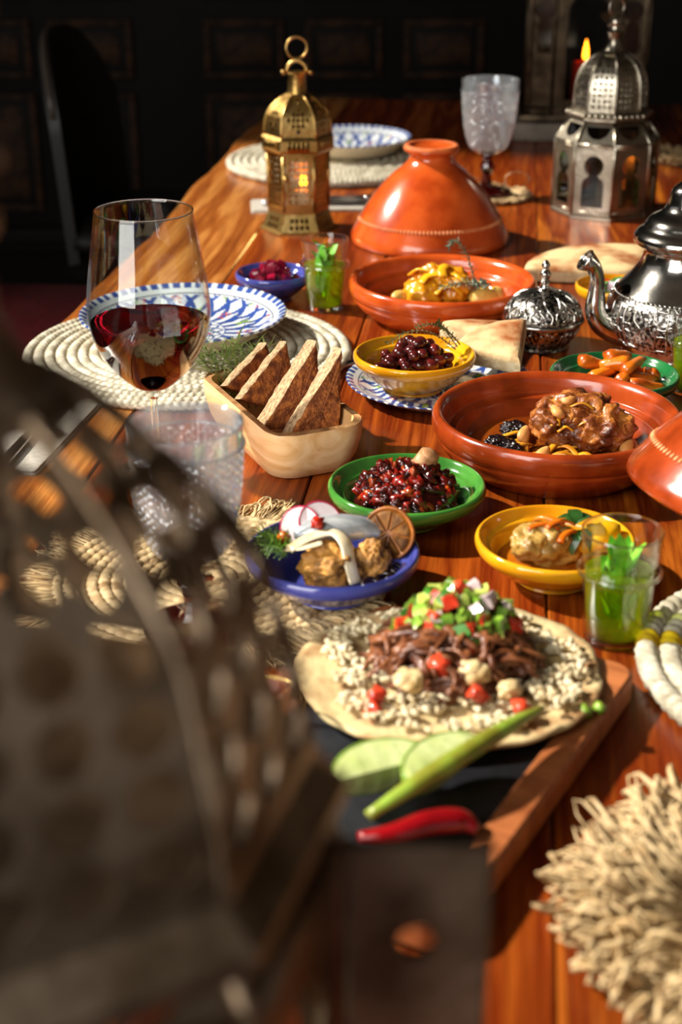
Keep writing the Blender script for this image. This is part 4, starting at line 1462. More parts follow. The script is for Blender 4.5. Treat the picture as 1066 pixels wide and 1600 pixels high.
def teapot(loc):
    t = thing('silver_teapot', 'engraved silver teapot with curved spout and domed lid', 'teapot', loc, (0, 0, R(4)))
    body = spl([(0.060, 0.0), (0.066, 0.003), (0.066, 0.009), (0.0705, 0.016), (0.0810, 0.032), (0.0850, 0.050), (0.0825, 0.066), (0.0740, 0.080), (0.0600, 0.096), (0.0510, 0.110), (0.0475, 0.122), (0.0490, 0.128)], 6)
    mk('body', lathe([(0, 0)] + body + [(0.044, 0.129), (0, 0.127)], 96), CHROME, t)
    low = [(r + 0.0006, z) for r, z in body if 0.017 < z < 0.076]
    mk('engraved_band', lathe(low, 128), engraved, t, recalc=False)
    zb0, zb1 = 0.018, 0.076
    sq = [(-0.62, 0.1), (-0.62, 0.32), (-0.92, 0.5), (-0.62, 0.68), (-0.62, 0.9), (-0.2, 0.9), (0, 0.98), (0.2, 0.9), (0.62, 0.9), (0.62, 0.68), (0.92, 0.5), (0.62, 0.32), (0.62, 0.1), (0.2, 0.1), (0, 0.02), (-0.2, 0.1), (-0.62, 0.1)]
    cr1 = [(-0.16, 0.02), (-0.16, 0.4), (-0.5, 0.42)]
    cr2 = [(0.16, 0.02), (0.16, 0.4), (0.5, 0.42)]
    cr3 = [(-0.16, 0.98), (-0.16, 0.6), (-0.5, 0.58)]
    cr4 = [(0.16, 0.98), (0.16, 0.6), (0.5, 0.58)]
    ros = [(0.22 * math.cos(a) * 0.8, 0.5 + 0.14 * math.sin(a)) for a in [2 * PI * i / 10 for i in range(11)]]
    relief(body, 8, zb0, zb1, [sq, cr1, cr2, cr3, cr4, ros], 0.00105, 'strapwork', CHROME, t)
    # beaded line on the shoulder
    sh = []
    for i in range(90):
        a = 2 * PI * i / 90
        sh.append(xf(ico(1), (0.0775 * math.cos(a), 0.0775 * math.sin(a), 0.0765), sc=0.0021))
    mk('beaded_line', join(*sh), CHROME, t, kind='stuff', recalc=False)
    lid = mk('lid', lathe([(r, z) for r, z in spl([(0.0475, 0.128), (0.0560, 0.1295), (0.0605, 0.134), (0.0605, 0.140), (0.0570, 0.145), (0.0510, 0.150), (0.0470, 0.157), (0.0420, 0.162), (0.0310, 0.1685), (0.0262, 0.176), (0.0245, 0.184), (0.0215, 0.193), (0.0140, 0.200), (0.0070, 0.203), (0.005, 0.206)], 5)] + [(0, 0.206)], 96), CHROME, t)
    mk('finial', lathe([(r, z) for r, z in spl([(0.0045, 0.204), (0.0065, 0.207), (0.0050, 0.210), (0.0080, 0.213), (0.0140, 0.216), (0.0140, 0.2175), (0.0060, 0.219), (0.0042, 0.222), (0.0075, 0.226), (0.0092, 0.231), (0.0070, 0.236), (0.0035, 0.239), (0.003, 0.241), (0.0018, 0.243)], 4)] + [(0, 0.2435)], 32), CHROME, lid)
    # spout along local -x
    path = spl([(-0.060, 0, 0.026), (-0.078, 0, 0.031), (-0.092, 0, 0.040), (-0.1005, 0, 0.055), (-0.1010, 0, 0.074), (-0.1015, 0, 0.092), (-0.1070, 0, 0.106), (-0.1170, 0, 0.114)], 5)
    rad = spl([(0.0170,), (0.0155,), (0.0140,), (0.0118,), (0.0092,), (0.0075,), (0.0080,), (0.0125,)], 5)
    sp = mk('spout', tube(path, [q[0] for q in rad], 20, False), CHROME, t)
    solid(sp, 0.001, -1)
    mk('spout_lip', xf(ring_tube(0.0123, 0.0013, 28, 8), path[-1], (0, -R(52), 0)), CHROME, sp)
    # handle on the far side
    hp = spl([(0.045, 0, 0.124), (0.075, 0, 0.140), (0.105, 0, 0.132), (0.118, 0, 0.105), (0.112, 0, 0.072), (0.082, 0, 0.052)], 6)
    mk('handle', tube(hp, 0.0052, 10), CHROME, t)
    mk('foot_ring', lathe([(0.056, 0.0), (0.064, 0.0), (0.067, 0.004), (0.066, 0.009), (0.058, 0.009)], 64, close=True), CHROME, t)
    return t
TP = at(1057, 551)
teapot(TP)

def sugar_bowl(loc):
    t = thing('silver_sugar_bowl', 'small engraved silver sugar bowl with a domed lid and finial', 'sugar bowl', loc)
    b = spl([(0.030, 0.0), (0.033, 0.002), (0.031, 0.005), (0.036, 0.012), (0.0425, 0.024), (0.0440, 0.032)], 6)
    mk('bowl_body', lathe([(0, 0)] + b + [(0.041, 0.033), (0, 0.031)], 72), engraved, t)
    relief(b, 10, 0.008, 0.030, [[(-0.9, 0.1), (-0.5, 0.8), (0, 0.2), (0.5, 0.8), (0.9, 0.1)], [(-0.4, 0.2), (0, 0.9), (0.4, 0.2)]], 0.0009, 'scrollwork', CHROME, t)
    mk('rim', lathe([(0.041, 0.031), (0.0475, 0.0315), (0.0495, 0.034), (0.0485, 0.037), (0.044, 0.038)], 72, close=True), CHROME, t)
    ld = spl([(0.0460, 0.037), (0.0445, 0.044), (0.0405, 0.053), (0.0330, 0.061), (0.0220, 0.0665), (0.0100, 0.069), (0.0075, 0.070)], 6)
    lid = mk('lid', lathe(ld + [(0, 0.070)], 72), engraved, t)
    relief(ld, 9, 0.038, 0.068, [[(-0.7, 0.02), (-0.85, 0.35), (-0.4, 0.62), (0, 0.98)], [(0.7, 0.02), (0.85, 0.35), (0.4, 0.62), (0, 0.98)], [(-0.3, 0.15), (0.2, 0.32), (-0.15, 0.5), (0.05, 0.62)]], 0.0012, 'scrollwork', CHROME, lid)
    mk('finial', lathe(spl([(0.0085, 0.069), (0.0058, 0.073), (0.0048, 0.078), (0.0062, 0.080), (0.0045, 0.082), (0.0060, 0.085), (0.0068, 0.089), (0.0045, 0.093), (0.0032, 0.095), (0.0052, 0.098), (0.0040, 0.102), (0.0015, 0.105)], 4) + [(0, 0.1055)], 24), CHROME, lid)
    return t
SB = at(846, 541)
sugar_bowl(SB)

# ================================================================== cutlery
def napkin(label, loc, rz, lx, ly, m):
    sh = []
    for z in (0.0, 0.0022):
        ol = []
        for k, (ins, zz) in enumerate(((0.0, 0.0), (0.0, 0.0018))):
            ol.append(rrect(lx / 2 - z * 0.8, ly / 2 - z * 0.8, 0.004, z + zz, 4))
        sh.append(loft(ol))
    t = thing('folded_napkin', label, 'napkin', loc, (0, 0, rz), 'folded white napkins')
    for s in sh:
        mk('fold', s, m, t, angle=40)
    return t
linen = M('white_linen', '#b9b3a8', '#a39c90', 200, rough=0.85, bump=0.3, bscale=700)

def fork_shape():
    L = 0.19
    hd = [(0, 0, 0.002), (0.03, 0, 0.0030), (0.07, 0, 0.0045), (0.10, 0, 0.0058), (0.125, 0, 0.0050), (0.138, 0, 0.0035)]
    sh = [tube(spl(hd, 4), [max(0.0022, q[0]) for q in spl([(0.0060,), (0.0055,), (0.0040,), (0.0026,), (0.0030,), (0.0095,)], 4)], 10, True, 0.28)]
    sh.append(xf(rbox(0.02, 0.021, 0.0016, 0.0006, 2), (0.145, 0, 0.0026)))
    for i in range(4):
        y = -0.0088 + i * 0.00587
        sh.append(tube(spl([(0.150, y, 0.0034), (0.170, y, 0.0022), (0.188, y, 0.0045), (0.197, y, 0.0075)], 3), [0.0014] * 9 + [0.0008], 6))
    return sh
def knife_shape():
    vs = []
    st = [(0.0, 0.0052, 0.0035), (0.02, 0.0062, 0.0040), (0.07, 0.0055, 0.0040), (0.095, 0.0045, 0.0036), (0.100, 0.0070, 0.0024), (0.13, 0.0095, 0.0016), (0.17, 0.0095, 0.0014), (0.195, 0.0070, 0.0012), (0.208, 0.0015, 0.0008)]
    ol = []
    for x, hw_, th in spl(st, 4):
        ol.append([(x, hw_ * math.cos(a), 0.004 + th * math.sin(a)) for a in [2 * PI * i / 12 for i in range(12)]])
    return loft(ol)
fork_me = mesh('fork_handle', fork_shape()[0], STEEL)
def fork(label, loc, rz, rx=0.0):
    t = thing('fork', label, 'fork', loc, (rx, 0, rz), 'steel forks')
    sh = fork_shape()
    mk('handle', sh[0], STEEL, t)
    mk('neck_plate', sh[1], STEEL, t)
    for s in sh[2:]:
        mk('tine', s, STEEL, t)
    return t
def knife(label, loc, rz):
    t = thing('table_knife', label, 'knife', loc, (0, 0, rz), 'steel table knives')
    s = knife_shape()
    mk('blade_and_handle', s, STEEL, t)
    return t
NB = at(515, 322)
napkin('folded white napkin under the cutlery beside the brass lantern', NB, R(4), 0.26, 0.085, linen)
fork('steel fork on the napkin beside the brass lantern', NB + Vector((-0.09, 0.018, 0.0042)), R(6))
knife('steel knife on the napkin beside the brass lantern', NB + Vector((-0.11, -0.012, 0.0042)), R(2))
fork('steel fork lying across the napkin towards the terracotta lid', NB + Vector((-0.01, 0.03, 0.0042)), R(9))
K1 = at(548, 566)
knife('steel knife lying behind the painted plate of olives', Vector((-0.035, 1.565, T - 0.0005)), R(46))
NL = Vector((-0.315, 1.395, T))
napkin('folded white napkin at the left table edge behind the blurred lantern', NL, R(80), 0.20, 0.085, linen)
knife('steel knife on the left napkin seen through the blurred lantern', NL + Vector((-0.01, -0.10, 0.0042)), R(82))
fork('steel fork at the left edge seen behind the blurred lantern', Vector((-0.326, 0.885, T)), R(88))
knife('steel knife at the left edge seen behind the blurred lantern', Vector((-0.300, 0.875, T - 0.0005)), R(88))

# ================================================================== olive-wood bread box
olive_wood = M('pale_olive_wood', '#e5c193', '#c9985f', 6, rough=0.5, c='#dcb27e', stretch=(1, 4, 6), detail=6, dist=1.2, bump=0.12, bscale=50)
bark_wood = M('rough_rim_wood', '#b98a58', '#87592f', 70, rough=0.7, bump=0.5, bscale=160)
BX = Vector((-0.0600, 1.3660, T))
BXR = math.atan2(0.176, -0.082)
box = thing('bread_trough', 'long pale olive-wood trough holding the sliced brown bread', 'bread box', BX, (0, 0, BXR))
HX, HY, HB = 0.104, 0.051, 0.052
outer = [rrect(HX - 0.026, HY - 0.016, 0.020, 0.0, 8), rrect(HX - 0.016, HY - 0.010, 0.024, 0.003, 8), rrect(HX - 0.006, HY - 0.004, 0.028, 0.018, 8), rrect(HX - 0.001, HY - 0.0008, 0.029, 0.036, 8), rrect(HX, HY, 0.029, 0.0485, 8)]
rimr = [[(x, y, z + 0.0012 * noise.noise(Vector((x * 90, y * 90, 1)))) for x, y, z in rrect(HX - 0.0012, HY - 0.0012, 0.028, HB, 8)],
        [(x, y, z + 0.0014 * noise.noise(Vector((x * 90, y * 90, 2)))) for x, y, z in rrect(HX - 0.0085, HY - 0.0075, 0.023, HB, 8)]]
inner = [rrect(HX - 0.0100, HY - 0.0085, 0.022, HB - 0.004, 8), rrect(HX - 0.014, HY - 0.012, 0.020, 0.030, 8), rrect(HX - 0.024, HY - 0.018, 0.016, 0.012, 8), rrect(HX - 0.036, HY - 0.026, 0.012, 0.009, 8)]
mk('trough_body', loft(outer + [rimr[0]], True, False), olive_wood, box, recalc=False)
mk('hewn_rim', loft(rimr, False, False), bark_wood, box, recalc=False)
mk('hollow', loft([rimr[1]] + inner, False, True), olive_wood, box, recalc=False)

# ================================================================== wooden tray with a slate inset
tray_wood = M('tray_walnut', '#b26a3c', '#8a4a24', 5, rough=0.5, c='#a05c31', stretch=(2, 14, 4), detail=6, bump=0.15, bscale=60)
slate = M('black_slate', '#24252a', '#15161a', 24, rough=0.45, bump=0.25, bscale=120)
P1, P2, P3 = Vector((0.035, 0.993, T)), Vector((0.210, 0.896, T)), Vector((0.078, 0.706, T))
ux = (P2 - P1).normalized(); uy = Vector((-ux.y, ux.x, 0))
TWx, TLy = 0.205, 0.315
TRC = P2 - ux * (TWx / 2) - uy * (TLy / 2)
TRR = math.atan2(ux.y, ux.x)
tray = thing('serving_tray', 'wooden serving tray with a black slate inset under the loaded flatbread', 'tray', TRC, (0, 0, TRR))
a_, b_ = TWx / 2, TLy / 2
mk('wooden_frame', loft([rrect(a_ - 0.004, b_ - 0.004, 0.016, 0.0, 6), rrect(a_, b_, 0.018, 0.003, 6), rrect(a_, b_, 0.018, 0.020, 6), rrect(a_ - 0.0025, b_ - 0.0025, 0.016, 0.0225, 6), rrect(a_ - 0.020, b_ - 0.020, 0.008, 0.0225, 6), rrect(a_ - 0.021, b_ - 0.021, 0.007, 0.0215, 6), rrect(a_ - 0.021, b_ - 0.021, 0.007, 0.012, 6)], True, True), tray_wood, tray, angle=40)
mk('slate_inset', loft([rrect(a_ - 0.0218, b_ - 0.0218, 0.006, 0.0118, 6), rrect(a_ - 0.0218, b_ - 0.0218, 0.006, 0.0172, 6), rrect(a_ - 0.0235, b_ - 0.0235, 0.005, 0.0180, 6)]), slate, tray, angle=40)
TRZ = T + 0.0182      # top of the slate

# ================================================================== food: shared makers
crumb = M('bread_crumb', '#bd9f78', '#74573a', 240, rough=0.9, bump=0.9, bscale=420, lo=0.35, hi=0.7)
crust = M('bread_crust', '#b0692c', '#64300f', 150, rough=0.8, bump=0.9, bscale=380, c='#8a4c20')
khobz = M('flatbread_crust', '#d3b886', '#94501f', 22, rough=0.8, bump=0.35, bscale=220, lo=0.44, hi=0.68, detail=6)
khobz_side = M('flatbread_crumb', '#d8c69e', '#b99f72', 90, rough=0.85, bump=0.5, bscale=260)
rosem = M('rosemary_needle', '#b3c088', '#748c50', 80, rough=0.5)
thyme = M('thyme_leaf', '#75773f', '#4b4a2a', 90, rough=0.6)
sage = M('grey_herb_leaf', '#8a9a86', '#56695a', 90, rough=0.6)
dill_m = M('dill_frond', '#6d8f26', '#456a18', 90, rough=0.5)
twig = M('herb_stem', '#6b5a36', rough=0.7)

def sprig(name, label, loc, path, nleaf, L, W, mat, seed, group=None, lean=0.9, r=0.0011, parent_rot=(0, 0, 0), stem_m=None):
    t = thing(name, label, 'herb', loc, parent_rot, group)
    pts = spl(path, 6)
    mk('stem', tube(pts, [r * (1 - 0.5 * i / len(pts)) for i in range(len(pts))], 6), stem_m or twig, t, recalc=False)
    rg = random.Random(seed)
    sh = []
    P = [Vector(p) for p in pts]
    for q in range(nleaf):
        f = 0.08 + 0.92 * q / max(1, nleaf - 1)
        x = f * (len(P) - 1)
        i = min(int(x), len(P) - 2)
        p = P[i].lerp(P[i + 1], x - i)
        d = (P[i + 1] - P[i]).normalized()
        a = q * 2.4 + rg.uniform(-0.5, 0.5)
        o = d.orthogonal().normalized()
        o.rotate(Matrix.Rotation(a, 3, d))
        dirn = (d * (1 - lean * 0.6) + o * lean).normalized()
        side = dirn.cross(d)
        if side.length < 1e-4:
            continue
        side.normalize()
        up = side.cross(dirn)
        ll = L * rg.uniform(0.7, 1.15)
        sh.append(basis(leaf(ll, W, rg.uniform(-0.1, 0.2), 4, 0.3), p, dirn, side, up))
    mk('leaves', join(*sh), mat, t, kind='stuff', recalc=False)
    return t

# ------------------------------------------------------------------ brown bread in the trough
def bread_slice(label, x, y, lean, th, A, B, C, seed, turn=0.0):
    """a triangular half slice standing across the trough; A top, B low left, C low right in (y, z)"""
    rg = random.Random(seed)
    n = 16
    tri = [A, B, C]
    fm, vs, fs = [], [], []
    def edge(p, q, k):
        return [(p[0] + (q[0] - p[0]) * i / k, p[1] + (q[1] - p[1]) * i / k) for i in range(k)]
    ol = edge(A, B, n) + edge(B, C, n) + edge(C, A, n)
    cy, cz = sum(p[0] for p in ol) / len(ol), sum(p[1] for p in ol) / len(ol)
    N = len(ol)
    def ring(xx, s, bulge):
        o = []
        for i, (py, pz) in enumerate(ol):
            w_ = 0.0010 * noise.noise(Vector((py * 120, pz * 120, seed + xx * 80)))
            o.append((xx + w_, cy + (py - cy) * s + w_, cz + (pz - cz) * s + w_))
        return o
    h = th / 2
    layers = [ring(-h, 0.0, 0), ring(-h, 0.35, 0), ring(-h, 0.7, 0), ring(-h, 0.94, 0), ring(-h + 0.0018, 0.99, 0), ring(-h / 3, 1.0, 0), ring(h / 3, 1.0, 0), ring(h - 0.0018, 0.99, 0), ring(h, 0.94, 0), ring(h, 0.5, 0), ring(h, 0.0, 0)]
    v, f = loft(layers, False, False)
    for j in range(len(layers) - 1):
        for i in range(N):
            # the long cut edge shows pale crumb, all else is crust
            fm.append(0 if (i < n and 3 <= j <= 7) else 1)
    t = thing('bread_slice', label, 'bread', BX + Matrix.Rotation(BXR, 3, 'Z') @ Vector((x, y, 0)), (0, 0, BXR), 'triangular slices of brown bread')
    o = mk('bread', (v, f), [crumb, crust], t, rot=(0, lean, turn), fmat=fm, angle=60)
    return t
bread_slice('brown bread slice nearest the viewer in the trough, crust side facing front', -0.060, -0.004, R(12), 0.020, (-0.042, 0.110), (0.031, 0.026), (-0.031, 0.022), 1)
bread_slice('brown bread slice second from the front in the trough', -0.023, -0.002, R(14), 0.027, (-0.034, 0.108), (0.035, 0.030), (-0.030, 0.022), 2)
bread_slice('brown bread slice third from the front in the trough', 0.011, 0.001, R(17), 0.018, (-0.024, 0.099), (0.036, 0.050), (-0.028, 0.022), 3, R(4))
bread_slice('brown bread slice farthest back in the trough beside the rosemary', 0.038, 0.003, R(19), 0.018, (-0.018, 0.091), (0.037, 0.056), (-0.026, 0.022), 4, R(8))
rg = random.Random(4)
for i in range(7):
    o = BX + Matrix.Rotation(BXR, 3, 'Z') @ Vector((0.066 + 0.012 * rg.random(), -0.024 + 0.0075 * i, 0.018))
    d = Matrix.Rotation(BXR, 3, 'Z') @ Vector((0.035 + 0.02 * rg.random(), 0.014 * (i - 3) / 3 + 0.01, 0))
    path = [(0, 0, 0), (d.x * 0.3, d.y * 0.3, 0.022), (d.x * 0.65, d.y * 0.65, 0.038), (d.x, d.y, 0.046 + 0.012 * rg.random())]
    sprig('rosemary_sprig', 'green rosemary sprig in the bunch at the far end of the bread trough', o, path, 64, 0.021, 0.0023, rosem, i, 'rosemary sprigs in the bread trough', 1.0)

# ------------------------------------------------------------------ olives
olive_m = M('dark_olive', '#3a0f10', '#1c0708', 14, rough=0.16, coat=0.4, var=0.5, c='#5a1a16')
ol_me = [mesh('olive', blob(0.0082, 0.0066, 0.0066, amp=0.10, freq=1.2, seed=i, sub=2), olive_m) for i in range(4)]
rg = random.Random(21)
def olive(x, y, z):
    o = obj('olive', rg.choice(ol_me), None, BO + Vector((x, y, z)), (rg.uniform(-0.5, 0.5), rg.uniform(-0.5, 0.5), rg.uniform(0, 6.28)), rg.uniform(0.9, 1.1))
    tag(o, 'dark glossy olive in the yellow bowl on the painted plate', 'olive', 'olives in the yellow bowl')
for (num, rad, z) in ((26, 0.043, 0.0255), (21, 0.036, 0.0355), (12, 0.025, 0.0445), (4, 0.010, 0.0525)):
    for i in range(num):
        f = math.sqrt((i + 0.5) / num)
        a = i * 2.39996 + num
        olive(rad * f * math.cos(a) + rg.uniform(-0.0015, 0.0015), rad * f * math.sin(a) + rg.uniform(-0.0015, 0.0015), z + rg.uniform(-0.001, 0.0015))
for i, pth in enumerate(([(0.044, -0.004, 0.046), (0.028, 0.006, 0.056), (0.010, 0.012, 0.062), (-0.012, 0.008, 0.060), (-0.030, -0.004, 0.053)],
                         [(0.050, 0.010, 0.047), (0.036, 0.018, 0.060), (0.018, 0.022, 0.066), (0.002, 0.018, 0.064)],
                         [(0.046, 0.0, 0.048), (0.034, 0.012, 0.062), (0.026, 0.024, 0.068)])):
    sprig('thyme_sprig', ['long thyme sprig lying across the olives', 'thyme sprig arching over the back of the olives', 'short thyme sprig at the right of the olives'][i], BO, pth, 44, 0.0055, 0.0026, thyme, i + 40, 'thyme sprigs on the olives', 1.0, 0.0008)

# ------------------------------------------------------------------ flatbread wedges
def flat_wedge(label, loc, rz, outline, th, seed, rx=0.0, ry=0.0, dome=0.004):
    n = len(outline)
    c = Vector((sum(p[0] for p in outline) / n, sum(p[1] for p in outline) / n))
    def ring(s, z, nz=0.0012):
        o = []
        for (x_, y_) in outline:
            px, py = c.x + (x_ - c.x) * s, c.y + (y_ - c.y) * s
            o.append((px, py, z + nz * noise.noise(Vector((px * 60, py * 60, seed)))))
        return o
    ly = [ring(0.92, 0.0, 0), ring(0.985, 0.002, 0), ring(1.0, th * 0.35, 0), ring(1.0, th * 0.7, 0), ring(0.975, th * 0.93), ring(0.90, th + 0.001), ring(0.7, th + dome * 0.6), ring(0.4, th + dome), ring(0.15, th + dome)]
    v, f = loft(ly)
    fm = []
    N = n
    fm += [1] * N
    for j in range(len(ly) - 1):
        fm += [1 if j < 3 else 0] * N
    fm += [0] * N
    return tag(mk('flatbread_wedge', (v, f), [khobz, khobz_side], None, loc, (rx, ry, rz), fmat=fm, angle=55), label, 'bread', 'wedges of flatbread')
def sector(r, a0, a1, k=14, m=6):
    """a wedge of a round loaf with its tip at the origin"""
    o = [(r * math.cos(R(a0 + (a1 - a0) * i / k)), r * math.sin(R(a0 + (a1 - a0) * i / k))) for i in range(k + 1)]
    e = o[-1]
    o += [(e[0] * (1 - i / m), e[1] * (1 - i / m)) for i in range(1, m)]
    o += [(0.0, 0.0)]
    e = o[0]
    o += [(e[0] * i / m, e[1] * i / m) for i in range(1, m)]
    return o
FB = Vector((0.398, 1.945, T))
flat_wedge('large flatbread wedge lying between the far tagine and the teapot', FB, 0.0, sector(0.150, 68, 172, 20), 0.022, 1, dome=0.006)
flat_wedge('flatbread wedge with white crumb facing front beside the olives', Vector((0.1960, 1.5250, T + 0.0185)), R(0), sector(0.080, 78, 152), 0.022, 2, R(16), R(-6))
flat_wedge('smaller flatbread wedge tucked behind another beside the olives', Vector((0.166, 1.614, T + 0.019)), R(10), sector(0.066, 55, 130), 0.020, 3, R(-4), R(4))

# ------------------------------------------------------------------ lamb tagine
meat = M('braised_lamb', '#b87430', '#431a08', 46, rough=0.36, coat=0.25, bump=1.0, bscale=190, c='#80431a', detail=8)
sauce_m = M('amber_sauce', '#8a4310', '#5c2406', 30, rough=0.08, coat=0.6)
prune_m = M('prune_skin', '#1d0f12', '#0d0708', 60, rough=0.25, bump=0.7, bscale=110, coat=0.3)
almond_m = M('toasted_almond', '#d69a55', '#9e5f28', 60, rough=0.45, var=0.2)
onion_m = M('golden_onion', '#d99a22', '#a8630f', 50, rough=0.25, coat=0.4, var=0.2)
def pool(label, name, loc, rad, z, mat, seed=0):
    s = lathe([(0, z - 0.004), (rad * 0.8, z - 0.004), (rad, z - 0.0005), (rad * 0.985, z), (rad * 0.6, z + 0.0006), (0, z + 0.0006)], 64, fn=lambda r, zz, a: (r * (1 + 0.05 * noise.noise(Vector((math.cos(a) * 2, math.sin(a) * 2, seed)))), zz))
    return tag(mk(name, s, mat, None, loc), label, 'sauce')
pool('amber sauce pooled around the lamb in the big tagine dish', 'sauce', DB, 0.082, 0.0205, sauce_m, 1)
lm_ = join(xf(blob(0.040, 0.034, 0.028, 0.35, 1.6, 3, 6, 0.10, 3.2, 0.16), (0.014, 0.004, 0.040), (0, R(-8), 0.2)),
           xf(blob(0.028, 0.026, 0.022, 0.30, 2.0, 5, 5, 0.11, 3.4, 0.18), (0.040, -0.012, 0.036)),
           xf(blob(0.022, 0.022, 0.020, 0.30, 2.0, 8, 5, 0.11, 3.4, 0.18), (-0.010, -0.008, 0.042)),
           xf(blob(0.020, 0.014, 0.016, 0.30, 2.0, 11, 5, 0.11, 3.4, 0.18), (0.024, -0.022, 0.030)))
tag(mk('braised_lamb', lm_, meat, None, DB + Vector((0.006, 0.004, 0.004)), recalc=False), 'lump of braised lamb in the middle of the big tagine dish', 'meat')
for i, (x, y, r) in enumerate(((-0.036, 0.022, 0.0125), (-0.058, -0.020, 0.0135), (-0.047, -0.026, 0.0115))):
    tag(mk('prune', blob(r * 1.25, r, r * 0.8, 0.15, 1.5, i + 3, 5, 0.14, 4, 0.45), prune_m, None, DB + Vector((x, y, 0.027)), (0.2 * i, 0.1, i * 1.1)),
        ['black prune behind the almonds, touching the lamb', 'black prune at the left end of the lamb dish', 'black prune between the onions and the left dish wall'][i], 'prune', 'prunes in the lamb dish')
al_me = mesh('almond', ([(v[0] * (1 + 0.0), v[1] * (0.92 - 0.35 * (v[0] / 0.0095)), v[2]) for v in blob(0.0095, 0.0062, 0.0040, 0.02, 1, 0, 2)[0]], ico(2)[1]), almond_m)
for i, (x, y, z, a, tl) in enumerate(((-0.031, -0.006, 0.034, 1.2, 1.1), (-0.017, -0.042, 0.028, 0.9, 0.9), (-0.004, -0.048, 0.026, 0.2, 0.2), (0.038, -0.052, 0.027, 0.1, 0.1),
                                      (0.064, -0.030, 0.030, 1.0, 0.9), (0.012, 0.002, 0.0665, 0.5, 0.3), (-0.002, -0.014, 0.060, 1.9, 0.5), (0.072, -0.018, 0.025, 2.0, 0.2))):
    tag(obj('almond', al_me, None, DB + Vector((x, y, z)), (tl * 0.6, tl * -0.5, a), 1.15), 'toasted almond scattered over the lamb tagine', 'almond', 'almonds in the lamb tagine')
rg = random.Random(5)
for i in range(16):
    a = rg.uniform(2.6, 6.0)
    r0 = rg.uniform(0.03, 0.058)
    x, y = r0 * math.cos(a), r0 * math.sin(a) * 0.85
    L = rg.uniform(0.012, 0.022)
    b = rg.uniform(0, 3.1)
    pts = [(x - L * math.cos(b), y - L * math.sin(b), 0.0235), (x, y, 0.027 + 0.004 * rg.random()), (x + L * math.cos(b + 0.6), y + L * math.sin(b + 0.6), 0.0235)]
    tag(mk('onion_strip', tube(spl(pts, 5), 0.0032, 7, True, 0.45), onion_m, None, DB, recalc=False), 'golden cooked onion strip in the lamb sauce', 'onion', 'onion strips around the lamb')
for i in range(14):
    a = rg.uniform(0, 6.28)
    u = rg.uniform(0.25, 0.9)
    x, y = 0.016 + 0.032 * u * math.cos(a), -0.002 + 0.028 * u * math.sin(a)
    z = 0.070 - 0.026 * u * u
    L = rg.uniform(0.007, 0.013); b = rg.uniform(0, 3.1)
    tag(mk('onion_shred', tube(spl([(x - L * math.cos(b), y - L * math.sin(b), z - 0.005), (x, y, z), (x + L * math.cos(b), y + L * math.sin(b), z - 0.005)], 4), 0.0024, 6, True, 0.5), onion_m, None, DB, recalc=False), 'thin golden onion shred clinging to the lamb', 'onion', 'onion shreds on top of the lamb')

# ------------------------------------------------------------------ far tagine
roast = M('saffron_roast', '#e0a01c', '#a85a0c', 30, rough=0.3, coat=0.4, bump=0.5, bscale=90, c='#cf8412')
potato = M('braised_potato', '#d9b25a', '#b98a36', 30, rough=0.4, coat=0.2, var=0.12)
saffron_sauce = M('dark_saffron_sauce', '#6a2a0c', '#4a1806', 30, rough=0.1, coat=0.6)
pool('dark sauce in the bottom of the far tagine dish', 'sauce', DK, 0.084, 0.0200, saffron_sauce, 4)
rs_ = join(xf(blob(0.040, 0.030, 0.028, 0.3, 1.6, 13, 5, 0.16, 5, 0.12), (-0.004, 0.004, 0.038)), xf(blob(0.026, 0.024, 0.02, 0.3, 1.8, 17, 4, 0.12, 5, 0.10), (-0.026, -0.012, 0.034)), xf(blob(0.020, 0.02, 0.02, 0.3, 1.8, 19, 4, 0.12, 5, 0.1), (0.018, -0.010, 0.040)))
tag(mk('saffron_roast', rs_, roast, None, DK, recalc=False), 'saffron-yellow roast piece in the far tagine dish', 'meat')
peel_m = M('preserved_lemon_peel', '#efb321', '#d48f10', 30, rough=0.25, coat=0.4, var=0.1)
for i, (x, y, z, a) in enumerate(((-0.012, -0.018, 0.0585, 0.3), (0.004, -0.006, 0.066, 1.2), (0.018, -0.016, 0.058, 2.2), (-0.024, 0.004, 0.060, 2.9), (0.006, -0.028, 0.046, 0.1))):
    pts = [(-0.018, -0.002, -0.007), (-0.008, 0.003, 0.0), (0.006, 0.001, 0.001), (0.018, -0.003, -0.008)]
    tag(mk('lemon_peel', tube(spl(pts, 5), 0.0058, 8, True, 0.3), peel_m, None, DK + Vector((x, y, z)), (0, 0, a), recalc=False), 'strip of yellow preserved lemon peel on the far roast', 'lemon peel', 'lemon peel strips on the far roast')
for i, (x, y, rz, s) in enumerate(((0.052, -0.022, 0.3, 1.0), (0.068, -0.006, 1.4, 0.85), (0.046, 0.018, 2.3, 0.9), (-0.054, -0.016, 0.9, 0.7))):
    v, f = ico(3)
    vv = []
    for p in v:
        q = Vector(p) * (1 + 0.05 * noise.noise(Vector(p) * 2 + Vector((i, 0, 0))))
        vv.append((q.x * 0.022, q.y * 0.014, max(-0.006, q.z * 0.013)))
    tag(mk('potato_wedge', (vv, f), potato, None, DK + Vector((x, y, 0.030)), (0.9, 0.2, rz), sc=s), ['pale potato wedge right of the far roast', 'rounded potato wedge by the right wall of the far tagine', 'potato wedge at the back of the far tagine', 'small potato piece left of the far roast'][i], 'potato', 'potato wedges in the far tagine')
